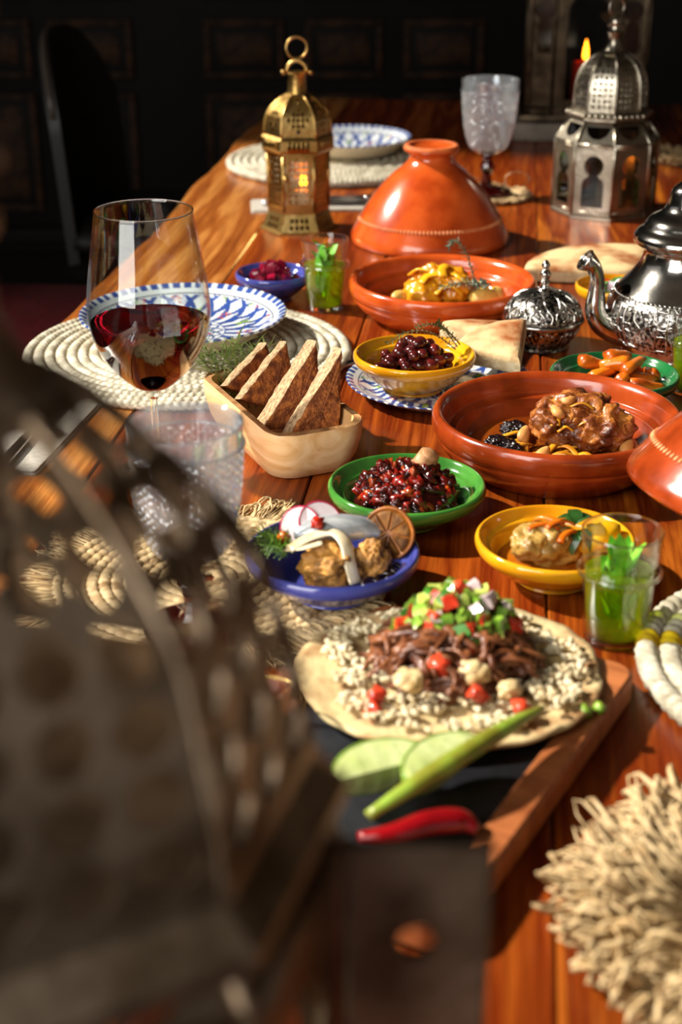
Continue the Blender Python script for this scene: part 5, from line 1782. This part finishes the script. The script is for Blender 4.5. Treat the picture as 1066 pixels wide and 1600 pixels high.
sprig('herb_sprig', 'grey-green herb sprig arching up from the far tagine', DK, [(0.040, -0.030, 0.030), (0.036, -0.022, 0.060), (0.026, -0.012, 0.088), (0.014, -0.006, 0.100), (0.006, -0.004, 0.092)], 60, 0.0085, 0.0036, sage, 3, 'grey herb sprigs on the far tagine', 0.9)
sprig('herb_sprig', 'grey-green herb sprig lying low across the far tagine', DK, [(0.060, -0.010, 0.046), (0.042, -0.028, 0.052), (0.018, -0.036, 0.054), (-0.004, -0.038, 0.050)], 50, 0.0085, 0.0036, sage, 6, 'grey herb sprigs on the far tagine', 0.9)

# ------------------------------------------------------------------ beetroot, carrots, salad
beet_m = M('diced_beetroot', '#8d0f2e', '#4a0618', 40, rough=0.2, coat=0.4, var=0.35)
bt_me = [mesh('beetroot_piece', dice(0.0120, i, 0.35, 0.1), beet_m, angle=35) for i in range(5)]
rg = random.Random(8)
for (num, rad, z) in ((17, 0.032, 0.022), (13, 0.026, 0.031), (6, 0.014, 0.040)):
    for i in range(num):
        f = math.sqrt((i + 0.5) / num); a = i * 2.39996 + num
        tag(obj('beetroot_piece', rg.choice(bt_me), None, BE + Vector((rad * f * math.cos(a), rad * f * math.sin(a), z + rg.uniform(-0.001, 0.001))), (rg.uniform(0, 3), rg.uniform(0, 3), rg.uniform(0, 3)), rg.uniform(0.85, 1.1)), 'dark magenta beetroot piece in the small blue bowl', 'beetroot', 'beetroot pieces in the small blue bowl')
carrot_m = M('glazed_carrot', '#d87414', '#8f3a08', 40, rough=0.28, coat=0.35, var=0.2, c='#c25c0c', bump=0.5, bscale=120)
def carrot_shape(seed):
    r = random.Random(seed)
    L = r.uniform(0.030, 0.042)
    ol = []
    for i in range(6):
        t = i / 5
        w_ = (0.0098 - 0.0035 * t) * (0.75 if i in (0, 5) else 1)
        ol.append([(L * (t - 0.5), w_ * math.cos(a) * (1.0 if math.cos(a) > 0 else 0.55), w_ * math.sin(a) + 0.001 * r.uniform(-1, 1)) for a in [2 * PI * k / 10 for k in range(10)]])
    return loft(ol)
ca_me = [mesh('carrot_chunk', carrot_shape(i), carrot_m) for i in range(5)]
rg = random.Random(31)
CAR = [(-0.030, -0.010, 0.028, 0.8, 0.1), (-0.012, 0.000, 0.032, 0.4, -0.2), (0.008, -0.014, 0.031, 1.2, 0.2), (0.026, -0.008, 0.030, 0.3, 0.1), (-0.006, 0.022, 0.031, 2.6, 0.0), (0.018, 0.018, 0.032, 0.1, 0.2),
       (-0.020, -0.028, 0.028, 2.2, 0.1), (0.038, 0.010, 0.029, 1.8, 0.2), (0.000, 0.004, 0.043, 2.9, 0.2), (0.020, -0.002, 0.042, 0.9, -0.1), (-0.022, 0.012, 0.040, 0.2, 0.3), (0.006, 0.020, 0.045, 0.5, 0.1), (0.030, -0.026, 0.028, 0.1, 0.2), (0.004, -0.034, 0.027, 0.3, 0.0)]
for (x, y, z, a, tl) in CAR:
    tag(obj('carrot_chunk', rg.choice(ca_me), None, BC + Vector((x, y, z)), (rg.uniform(0, 6), tl, a)), 'glossy orange carrot chunk in the dark green bowl', 'carrot', 'carrot chunks in the dark green bowl')
herb_bits = M('dark_herb_bits', '#24351a', '#141f0e', 50, rough=0.5)
pool('dark herb sauce under the carrots in the green bowl', 'sauce', BC, 0.049, 0.0185, M('dark_carrot_sauce', '#3a1a0c', '#241006', 40, rough=0.15, coat=0.5), 6)
sal_cols = [M('salad_tomato', '#c9301a', '#9e1c10', 30, rough=0.25, coat=0.3), M('salad_onion', '#dcd7da', '#b9aab6', 30, rough=0.3), M('salad_pepper', '#4d8a2c', '#33641c', 30, rough=0.3)]
nm = ['red tomato piece', 'white onion piece', 'green pepper piece']
sal_me = [[mesh('salad_piece', dice(0.012, i + 10 * c, 0.25, 0.15), sal_cols[c], angle=35) for i in range(2)] for c in range(3)]
rg = random.Random(77)
for (num, rad, z) in ((12, 0.030, 0.020), (8, 0.020, 0.030)):
    for i in range(num):
        c = rg.randrange(3)
        f = math.sqrt((i + 0.5) / num); a = i * 2.39996 + num
        tag(obj('salad_piece', rg.choice(sal_me[c]), None, BS + Vector((rad * f * math.cos(a), rad * f * math.sin(a), z)), (rg.uniform(0, 3), rg.uniform(0, 3), 0)), nm[c] + ' in the salad bowl behind the teapot spout', 'salad', nm[c] + 's in the far salad')

# ------------------------------------------------------------------ relish with a bone in the green bowl
rel = [M('dark_relish', '#4a1410', '#1f0806', 60, rough=0.18, coat=0.5, bump=0.3, bscale=200), M('red_relish', '#8c1d10', '#5a0f08', 60, rough=0.16, coat=0.5), M('orange_relish', '#a8481a', '#7a2a0c', 60, rough=0.2, coat=0.4)]
rg = random.Random(15)
v, f = ico(4)
mound = []
for p in v:
    q = Vector(p)
    d = 1 + 0.12 * noise.noise(q * 4) + 0.05 * noise.noise(q * 11)
    mound.append((q.x * 0.047 * d, q.y * 0.042 * d, 0.012 + max(0, q.z) * 0.034 * d + min(0, q.z) * 0.002))
rl = thing('meat_relish', 'glossy dark red chopped relish heaped in the green bowl', 'relish', BG)
mk('mound', (mound, f), rel[0], rl)
for c, cnt in ((0, 150), (1, 110), (2, 60)):
    sh = []
    for i in range(cnt):
        u = math.sqrt(rg.random()) * 0.97; a = rg.uniform(0, 6.28)
        x, y = u * 0.046 * math.cos(a), u * 0.041 * math.sin(a)
        z = 0.0135 + 0.034 * math.sqrt(max(0, 1 - u * u)) * 0.98 + rg.uniform(-0.001, 0.0025)
        sh.append(xf(dice(rg.uniform(0.004, 0.0085), i, 0.45, 0.12), (x, y, z), (rg.uniform(0, 3), rg.uniform(0, 3), 0), (1.6, 0.8, 0.6)))
    mk('chopped_pieces', join(*sh), rel[c], rl, kind='stuff', recalc=False)
bone_m = M('bone', '#c99a6a', '#94603a', 50, rough=0.5, bump=0.3)
tag(mk('bone', join(tube([(-0.012, 0.006, 0.030), (0.004, -0.002, 0.046), (0.012, -0.004, 0.056)], [0.008, 0.0085, 0.0098], 14), xf(blob(0.009, 0.009, 0.004, 0.2, 2, 2, 2), (0.0122, -0.0042, 0.0565), (0.2, 0.5, 0))), bone_m, None, BG + Vector((0.008, 0.012, 0.002)), recalc=False), 'stub of pale bone sticking out of the red relish', 'bone')

# ------------------------------------------------------------------ sardine bowl
fish_m = M('sardine_skin', '#d5d8d8', '#8a9298', 30, rough=0.28, metal=0.35, coat=0.4, stretch=(1, 4, 1), bump=0.2, bscale=120)
stuff_m = M('herb_stuffing', '#c08a3c', '#6e4a1c', 60, rough=0.6, bump=0.9, bscale=140, c='#a37030')
tag(mk('stuffing_ball', join(blob(0.026, 0.020, 0.019, 0.25, 2, 3, 5, 0.14, 6), xf(blob(0.015, 0.014, 0.017, 0.25, 2, 6, 5, 0.14, 6), (0.030, 0.004, 0.001))), stuff_m, None, BB + Vector((0.000, -0.012, 0.029)), recalc=False), 'rough golden stuffing under the sardine in the blue bowl', 'stuffing')
pth = spl([(-0.028, 0.000, 0.050), (-0.012, 0.006, 0.053), (0.006, 0.010, 0.052), (0.024, 0.014, 0.050), (0.040, 0.016, 0.046)], 5)
rd = [q[0] for q in spl([(0.004,), (0.0108,), (0.0135,), (0.0120,), (0.007,)], 5)]
tag(mk('sardine', tube(pth, rd, 16, True, 0.8), fish_m, None, BB + Vector((-0.002, 0.002, -0.002))), 'silvery sardine fillet laid over the stuffing in the blue bowl', 'fish')
pale_on = M('pale_onion', '#ece0c4', '#d2bd8c', 50, rough=0.25, coat=0.3)
for i, (pts, lab) in enumerate((([(-0.034, -0.018, 0.046), (-0.018, -0.010, 0.0525), (0.000, -0.006, 0.055), (0.010, -0.016, 0.050), (0.014, -0.026, 0.036), (0.018, -0.033, 0.024)], 'pale cooked onion strip hanging down over the stuffing'),
                                ([(-0.036, -0.012, 0.044), (-0.022, -0.018, 0.048), (-0.008, -0.016, 0.051)], 'short white onion strip left of the sardine'))):
    tag(mk('onion_strip', tube(spl(pts, 5), 0.0062, 8, True, 0.2), pale_on, None, BB, recalc=False), lab, 'onion', 'onion strips on the sardine')
rad_w = M('radish_flesh', '#f0e6e6', '#e2cfd2', 60, rough=0.3, coat=0.2)
rad_p = M('radish_skin', '#c2264e', '#a01a40', 30, rough=0.3)
def radish(label, loc, rot, r):
    t = thing('radish_slice', label, 'radish', loc, rot, 'radish slices on the sardine')
    mk('flesh', lathe([(0, -0.0008), (r * 0.93, -0.0008), (r * 0.93, 0.0008), (0, 0.0008)], 28), rad_w, t, angle=40)
    mk('skin', lathe([(r * 0.92, -0.0009), (r, -0.0006), (r, 0.0006), (r * 0.92, 0.0009)], 28, close=True), rad_p, t)
radish('thin radish slice standing on edge behind another', BB + Vector((-0.026, 0.012, 0.052)), (R(52), R(-10), R(-12)), 0.0165)
radish('thin radish slice leaning in front beside the sardine', BB + Vector((-0.010, 0.014, 0.0545)), (R(48), R(12), R(4)), 0.0175)
for i, (x, y, z) in enumerate(((-0.012, 0.000, 0.060), (-0.038, -0.004, 0.050))):
    tag(mk('pepper_dice', dice(0.008, i + 3, 0.2, 0.3), sal_cols[0] if i == 0 else carrot_m, None, BB + Vector((x, y, z)), (0.4, 0.3, i)), ['red pepper dice on top of the sardine', 'orange dice at the left end of the sardine'][i], 'pepper')
# dried lemon half
def citrus_half(name, label, loc, rot, r, rind, flesh, pith, nseg=8):
    t = thing(name, label, 'lemon', loc, rot)
    mk('rind', lathe(spl([(0.001, -r * 0.85), (r * 0.55, -r * 0.72), (r * 0.9, -r * 0.36), (r, 0)], 6) + [(r * 0.93, 0.0012), (r * 0.90, 0), (0, -0.001)], 36, fn=lambda q, z, a: (q * (1 + 0.03 * noise.noise(Vector((math.cos(a) * 2, math.sin(a) * 2, z * 80)))), z)), rind, t)
    for k in range(nseg):
        a0, a1 = 2 * PI * (k + 0.035) / nseg, 2 * PI * (k + 0.965) / nseg
        ol = []
        for (s, z) in ((1.0, -0.0008), (1.0, 0.0004), (0.85, 0.0012)):
            o = []
            am, rm = (a0 + a1) / 2, r * 0.5
            pp = [(r * 0.10, am)] + [(r * 0.82, a0 + (a1 - a0) * i / 5) for i in range(6)]
            cx, cy = rm * math.cos(am), rm * math.sin(am)
            for q, a in pp:
                o.append((cx + (q * math.cos(a) - cx) * s, cy + (q * math.sin(a) - cy) * s, z))
            ol.append(o)
        mk('segment', loft(ol), flesh, t, angle=50)
    return t
dl_r = M('dried_lemon_rind', '#b2671f', '#74400f', 40, rough=0.45, bump=0.5, bscale=140)
dl_f = M('dried_lemon_flesh', '#8f5c1e', '#4e2c0a', 90, rough=0.5, coat=0.0, spec=0.25, bump=0.5, bscale=200)
citrus_half('dried_lemon_half', 'brown dried lemon half leaning at the right side of the blue bowl', BB + Vector((0.044, 0.010, 0.0465)), (R(72), R(4), R(-22)), 0.0215, dl_r, dl_f, None)
for i in range(4):
    a = R(150 + 26 * i)
    sprig('dill_frond', 'feathery green dill frond at the left side of the blue bowl', BB + Vector((-0.030, -0.004, 0.036)), [(0, 0, 0), (0.012 * math.cos(a), 0.012 * math.sin(a), 0.010), (0.026 * math.cos(a), 0.026 * math.sin(a), 0.012 + 0.004 * (i % 2))], 60, 0.012, 0.0009, dill_m, i + 60, 'dill fronds in the blue bowl', 0.7, 0.0006, stem_m=dill_m)
for i, (x, y) in enumerate(((0.040, -0.024), (0.030, -0.036), (0.050, -0.010))):
    tag(mk('olive_slice', ring_tube(0.0062, 0.0026, 20, 8), prune_m, None, BB + Vector((x, y, 0.023 + 0.001 * i)), (R(20), R(-14), i)), 'black olive ring in the blue sardine bowl', 'olive', 'olive rings in the blue bowl')

# ------------------------------------------------------------------ yellow bowl in front
brais = M('braised_artichoke', '#b08c46', '#7a5620', 40, rough=0.4, coat=0.25, bump=0.6, bscale=120)
pool('thin amber sauce in the yellow bowl', 'sauce', BY, 0.046, 0.0175, M('thin_amber_sauce', '#a85c10', '#8a420a', 30, rough=0.08, coat=0.6), 9)
tag(mk('braised_piece', join(blob(0.026, 0.020, 0.019, 0.3, 1.8, 23, 5, 0.09, 4), xf(blob(0.016, 0.016, 0.014, 0.3, 1.8, 26, 5, 0.09, 4), (-0.014, -0.004, 0.004))), brais, None, BY + Vector((-0.006, 0.000, 0.030)), recalc=False), 'pale golden braised piece in the front yellow bowl', 'vegetable')
for i, (x, y, z, a) in enumerate(((-0.012, -0.004, 0.050, 0.2), (0.002, -0.002, 0.052, 0.5), (-0.004, 0.006, 0.051, 2.7), (0.008, -0.012, 0.046, 0.9))):
    tag(mk('carrot_strip', tube(spl([(-0.012, 0, -0.003), (-0.004, 0.001, 0.0), (0.006, 0, 0.0), (0.014, -0.002, -0.004)], 4), 0.0030, 7, True, 0.6), carrot_m, None, BY + Vector((x, y, z)), (0, 0, a), recalc=False), 'orange carrot strip on the braised piece', 'carrot', 'carrot strips in the front yellow bowl')
dark_leaf = M('dark_herb_leaf', '#2f5a22', '#17340f', 60, rough=0.35, coat=0.2)
lt = thing('basil_sprig', 'dark green leaves garnishing the braised piece in the yellow bowl', 'herb', BY + Vector((0.016, -0.002, 0.044)))
for i, (a, b, L) in enumerate(((0.5, -0.3, 0.020), (1.7, -0.5, 0.020), (2.7, -0.1, 0.022), (4.4, 0.5, 0.020), (5.4, 0.35, 0.020), (3.6, 0.1, 0.016))):
    mk('leaf', leaf(L, L * 0.62, 0.35, 7, 0.3), dark_leaf, lt, (0, 0, 0.006 if i < 3 else 0.0), Euler((0, b, a)), recalc=False)
lem = M('yellow_lemon_skin', '#f0b90f', '#e0a208', 30, rough=0.25, coat=0.4)
tag(mk('preserved_lemon', blob(0.022, 0.018, 0.012, 0.12, 1.5, 4, 3, flat=0.5), lem, None, BY + Vector((0.034, 0.006, 0.034)), (R(-14), R(-16), 0.3)), 'bright yellow preserved lemon in the front yellow bowl', 'lemon')

# ------------------------------------------------------------------ flatbread with beef and salsa on the tray
tort = M('griddled_flatbread', '#cdb685', '#8a5727', 34, rough=0.8, bump=0.6, bscale=120, lo=0.46, hi=0.70, detail=6)
FC = Vector((0.076, 0.880, T + 0.0236))
rings_, NR, NA = [], 22, 96
vs, rr_ = [], []
for j in range(NR + 1):
    u = j / NR
    if j == 0:
        rr_.append([0]); vs.append((0, 0, 0)); continue
    rr_.append(list(range(len(vs), len(vs) + NA)))
    for i in range(NA):
        a = 2 * PI * i / NA
        q = Vector((math.cos(a), math.sin(a), 0))
        rad = 0.107 * u * (1 + 0.05 * noise.noise(q * 1.3 + Vector((4, 2, 0))) + 0.025 * noise.noise(q * 5) * u)
        z = 0.0022 + 0.010 * max(0, u - 0.5) ** 1.2 * (0.7 + 1.2 * noise.noise(q * 1.6 + Vector((1, 7, 0)))) + 0.0018 * noise.noise(Vector((rad * q.x * 55, rad * q.y * 55, 3)))
        vs.append((rad * q.x, rad * q.y * 0.92, max(0.0006, z)))
fb = tag(mk('loaded_flatbread', (vs, rings_to_faces(rr_, NA)), tort, None, FC, (0, 0, 0.2)), 'thin griddled flatbread on the tray, spread with rice under beef', 'bread')
solid(fb, 0.0022, 1)
rice_m = M('cooked_rice', '#dccfae', '#bfab82', 90, rough=0.45, coat=0.1)
sh = []
rg = random.Random(3)
grain = blob(0.0034, 0.0019, 0.0017, 0.1, 1, 1, 2)
for i in range(1700):
    a = rg.uniform(0, 6.28)
    u = math.sqrt(rg.random())
    rad = 0.095 * u
    x, y = rad * math.cos(a), rad * math.sin(a) * 0.9
    if rad < 0.035:
        continue
    if noise.noise(Vector((x * 38, y * 38, 2))) < -0.12:
        continue
    z = 0.0062 + 0.010 * max(0, u * 0.88 - 0.5) ** 1.2 * 1.0 + rg.uniform(0, 0.0035)
    sh.append(xf(grain, (x, y, z), (rg.uniform(-0.4, 0.4), rg.uniform(-0.5, 0.5), rg.uniform(0, 3.1)), rg.uniform(0.8, 1.25)))
tag(mk('rice', join(*sh), rice_m, None, FC, (0, 0, 0.2), recalc=False), 'white rice spread over the flatbread on the tray', 'rice', kind='stuff')
beef_m = M('pulled_beef_fibres', '#8a5430', '#48220f', 60, rough=0.4, coat=0.2, bump=0.5, bscale=160, c='#6e3c1e')
pile = thing('pulled_beef', 'heap of brown pulled beef on the flatbread', 'meat', FC + Vector((0.0, 0.004, 0)))
v, f = ico(4)
pm_ = []
for p in v:
    q = Vector(p); d = 1 + 0.22 * noise.noise(q * 2.5) + 0.10 * noise.noise(q * 7)
    pm_.append((q.x * 0.054 * d, q.y * 0.044 * d, 0.004 + max(0, q.z) * 0.030 * d + min(0, q.z) * 0.001))
mk('heap', (pm_, f), beef_m, pile)
sh = []
for i in range(230):
    u = math.sqrt(rg.random()); a = rg.uniform(0, 6.28)
    x, y = 0.056 * u * math.cos(a), 0.046 * u * math.sin(a)
    z = 0.007 + 0.030 * math.sqrt(max(0, 1 - u * u)) + rg.uniform(-0.001, 0.004)
    L = rg.uniform(0.008, 0.018); b = rg.uniform(0, 3.14); c = rg.uniform(-0.6, 0.6)
    pts = [(x - L * math.cos(b), y - L * math.sin(b), z - 0.004), (x + 0.003 * math.sin(b), y + 0.003 * math.cos(b), z + 0.001), (x + L * math.cos(b + c), y + L * math.sin(b + c), z - 0.005)]
    sh.append(tube(spl(pts, 3), [rg.uniform(0.0014, 0.0034)] * 7, 6, True, 0.7))
mk('shreds', join(*sh), beef_m, pile, kind='stuff', recalc=False)
sal = [('pepper', M('salsa_green_pepper', '#8aa83c', '#5f8626', 60, rough=0.25, coat=0.3, var=0.3), 'pale green pepper dice in the salsa on the beef', 52),
       ('cucumber', M('salsa_cucumber', '#c4cf6a', '#9fb04a', 60, rough=0.25, coat=0.3, var=0.2), 'light yellow-green cucumber dice in the salsa on the beef', 26),
       ('tomato', M('salsa_tomato', '#d8482c', '#b02c16', 60, rough=0.2, coat=0.4, var=0.2), 'red tomato dice in the salsa on the beef', 26),
       ('onion', M('salsa_onion', '#cdc0b0', '#b09a9c', 60, rough=0.25, coat=0.3), 'whitish onion dice in the salsa on the beef', 14),
       ('coriander', M('salsa_coriander', '#3f7a1c', '#2a5a12', 60, rough=0.4), 'dark green herb piece in the salsa on the beef', 12)]
rg = random.Random(99)
SC = FC + Vector((0.006, 0.022, 0.0))
for (nm_, m_, lab, cnt) in sal:
    mes = [mesh(nm_ + '_dice', dice(0.0086, q + len(nm_), 0.28, 0.12), m_, angle=35) for q in range(3)]
    for i in range(cnt):
        u = math.sqrt(rg.random()); a = rg.uniform(0, 6.28)
        x, y = 0.044 * u * math.cos(a), 0.032 * u * math.sin(a)
        z = 0.027 + 0.025 * (1 - u * u) + rg.uniform(-0.002, 0.004)
        tag(obj(nm_ + '_dice', rg.choice(mes), None, SC + Vector((x, y, z)), (rg.uniform(0, 3), rg.uniform(0, 3), rg.uniform(0, 3)), rg.uniform(0.75, 1.2)), lab, nm_, nm_ + ' dice in the salsa')
gar = M('garlic_clove', '#d9c090', '#b08d55', 50, rough=0.35, sss=0.1)
for i, (px, py, h, r, lab) in enumerate(((640, 1062, 0.048, 0.0095, 'round pale garlic slice with a green herb speck on the beef'), (742, 1050, 0.050, 0.0100, 'pale lump of cheese on the right of the beef'), (795, 1078, 0.042, 0.0078, 'small pale lump of cheese farther right on the beef'))):
    p = at(px, py, h)
    tag(mk('garlic_slice' if i == 0 else 'cheese_lump', blob(r, r * 0.9, r * (0.45 if i == 0 else 0.6), 0.45, 1.6, i + 2, 4, 0.1, 4), gar, None, p, (R(30), 0, 0)), lab, 'garlic' if i == 0 else 'cheese')
for i, (px, py, h) in enumerate(((590, 1085, 0.040), (585, 1110, 0.034), (745, 1085, 0.042), (815, 1105, 0.038), (690, 1040, 0.052))):
    p = at(px, py, h)
    tag(mk('tomato_chunk', dice(0.010, i + 50, 0.35, 0.2), sal[2][1], None, p, (0.4 * i, 0.3, i)), 'red tomato chunk tucked into the brown beef', 'tomato', 'tomato chunks in the beef')
# limes, chillies
lime_s = M('lime_skin', '#7f9c34', '#5a7f22', 60, rough=0.35, coat=0.2)
lime_f = M('lime_flesh', '#ccd49a', '#aebb72', 40, rough=0.2, coat=0.4, stretch=(1, 1, 1), bump=0.3, bscale=160)
def lime(label, loc, rot, L=0.033, r=0.0235, half=R(42)):
    t = thing('lime_wedge', label, 'lime', loc, rot, 'lime wedges on the tray')
    nt_, na = 16, 10
    vs, fs = [], []
    for i in range(nt_ + 1):
        tt = -1 + 2 * i / nt_
        rr = r * math.sqrt(max(0, 1 - tt * tt)) * (1 + 0.0) + 0.0004
        for k in range(na + 1):
            a = -half + 2 * half * k / na
            vs.append((L * tt, rr * math.sin(a), -rr * math.cos(a)))
    for i in range(nt_):
        for k in range(na):
            p = i * (na + 1) + k
            fs.append((p, p + 1, p + na + 2, p + na + 1))
    sk = mk('skin', (vs, fs), lime_s, t, recalc=False)
    solid(sk, 0.0016, 0)
    for sg in (-1, 1):
        v2, f2 = [], []
        for i in range(nt_ + 1):
            tt = -1 + 2 * i / nt_
            rr = r * math.sqrt(max(0, 1 - tt * tt)) * 0.97
            for s in range(5):
                u = s / 4
                bul = 0.0010 * math.sin(PI * u) * (1 if i % 3 else 0.2)
                v2.append((L * tt * 0.985, sg * (rr * u * math.sin(half) + bul), -rr * u * math.cos(half) + bul * 0.5))
        for i in range(nt_):
            for s in range(4):
                p = i * 5 + s
                f2.append((p, p + 1, p + 6, p + 5))
        mk('flesh', (v2, f2), lime_f, t, recalc=False)
    return t
lime('lime wedge in front, flesh turned to the viewer', at(603, 1200, 0.046), (R(62), 0, R(24)))
lime('lime wedge behind, half under the green pepper', at(702, 1190, 0.045), (R(60), 0, R(46)), 0.034, 0.0225)
gp = M('green_chilli_skin', '#8aa83a', '#4f7f1e', 30, rough=0.35, coat=0.2, c='#7d7a26')
def pod(name, label, pts, rads, mat, stem):
    P0 = pts[0]
    t = thing(name, label, 'chilli', P0)
    loc = [tuple(Vector(p) - Vector(P0)) for p in pts]
    mk('pod', tube(spl(loc, 6), [q[0] for q in spl([(r,) for r in rads], 6)], 14, True, 0.85), mat, t, recalc=False)
    if stem:
        d = (Vector(loc[-1]) - Vector(loc[-2])).normalized()
        e = Vector(loc[-1])
        mk('stem', tube([e, e + d * 0.006, e + d * 0.014 + Vector((0, 0, 0.003))], [0.0032, 0.002, 0.0018], 8), stem, t, recalc=False)
    return t
pod('green_chilli', 'long griddled green pepper lying across the limes and flatbread', [at(575, 1275, 0.036), at(655, 1222, 0.046), at(730, 1175, 0.050), at(800, 1132, 0.046), at(848, 1106, 0.042)], [0.0036, 0.0062, 0.0068, 0.0054, 0.0022], gp, None)
rc = M('red_chilli_skin', '#960c14', '#66060c', 20, rough=0.12, coat=0.6)
pod('red_chilli', 'glossy red chilli at the near corner of the slate', [at(560, 1308, 0.026), at(615, 1302, 0.029), at(670, 1286, 0.030), at(720, 1282, 0.029), at(748, 1298, 0.026)], [0.0035, 0.0065, 0.0085, 0.0080, 0.0035], rc, None)
# green scraps dropped on the tray edge
for i, (px, py) in enumerate(((915, 1112), (938, 1106), (832, 1026))):
    p = at(px, py, 0.0275 if i < 2 else 0.034)
    tag(mk('pepper_scrap', dice(0.0065, i + 70, 0.25, 0.3), sal[0][1], None, p, (0.3, 0.4, i)), ['green scrap on the tray rim at the flatbread edge', 'smaller green scrap farther right on the tray rim', 'green scrap alone on the right half of the flatbread'][i], 'pepper')

# ------------------------------------------------------------------ gold-rimmed dish with dates, seen through the near lantern
DD = at(388, 1135, 0.034); DD.z = TRZ
dd = thing('date_dish', 'small clear dish with a gold rim at the left of the tray', 'dish', DD)
mk('dish_wall', lathe(spl([(0.018, 0.0), (0.024, 0.002), (0.032, 0.012), (0.036, 0.026), (0.0375, 0.032)], 5) + list(reversed(spl([(0.016, 0.003), (0.023, 0.0045), (0.0305, 0.013), (0.0345, 0.026), (0.036, 0.032)], 5))) , 48, close=True), clear, dd)
mk('dish_floor', lathe([(0, 0.0004), (0.017, 0.0004), (0.017, 0.0028), (0, 0.0028)], 32), clear, dd, angle=40)
mk('gold_rim', ring_tube(0.0368, 0.0014, 48, 8, 0.0325), brass_m, dd)
date_m = M('date_skin', '#6b2f14', '#3d170a', 40, rough=0.25, bump=0.5, bscale=120, coat=0.3)
for i, (x, y, z) in enumerate(((-0.010, -0.004, 0.0115), (0.010, 0.004, 0.0115), (0.0, 0.012, 0.013), (0.002, -0.010, 0.0225))):
    tag(mk('date', blob(0.0145, 0.0085, 0.0080, 0.08, 1.5, i, 3, 0.05, 6, 0.06), date_m, None, DD + Vector((x, y, z)), (0, 0, 0.5 + i)), 'brown date in the small gold-rimmed dish', 'date', 'dates in the gold-rimmed dish')

# ------------------------------------------------------------------ labels that tell alike pieces apart by their order
ORD = ['first', 'second', 'third', 'fourth', 'fifth', 'sixth', 'seventh', 'eighth', 'ninth', 'tenth', 'eleventh', 'twelfth', 'thirteenth', 'fourteenth', 'fifteenth', 'sixteenth', 'seventeenth', 'eighteenth']
def rank(group, base):
    bpy.context.view_layer.update()
    ob = [o for o in scene.objects if o.get('group') == group]
    def sx(o):
        ms = [o] if o.type == 'MESH' else [c for c in o.children if c.type == 'MESH']
        xs = [o_.matrix_world @ Vector(b) for o_ in ms for b in o_.bound_box]
        c = sum(xs, Vector()) / len(xs)
        return c.x / depth(c)
    ob.sort(key=sx)
    for i, o in enumerate(ob):
        o['label'] = base + (', leftmost' if i == 0 else ', rightmost' if i == len(ob) - 1 else ', %s from the left' % ORD[i])
rank('carrot chunks in the dark green bowl', 'glossy orange carrot chunk in the dark green bowl')
rank('rosemary sprigs in the bread trough', 'green rosemary sprig in the bread trough')
rank('tomato chunks in the beef', 'red tomato chunk tucked into the brown beef')
rank('carrot strips in the front yellow bowl', 'orange carrot strip on the braised piece')
rank('almonds in the lamb tagine', 'toasted almond on the lamb tagine')
rank('onion strips around the lamb', 'golden onion strip in the lamb sauce')
rank('onion shreds on top of the lamb', 'thin golden onion shred on the lamb')
rank('lemon peel strips on the far roast', 'yellow preserved lemon peel on the far roast')
rank('dill fronds in the blue bowl', 'feathery green dill frond in the blue bowl')
rank('olive rings in the blue bowl', 'black olive ring in the blue sardine bowl')
rank('dates in the gold-rimmed dish', 'brown date in the small gold-rimmed dish')
rank('onion dice in the salsa', 'whitish onion dice in the salsa on the beef')
rank('coriander dice in the salsa', 'dark green herb piece in the salsa')
for q_, c_ in zip(nm, ('red tomato piece', 'white onion piece', 'green pepper piece')):
    rank(q_ + 's in the far salad', c_ + ' in the salad behind the spout')
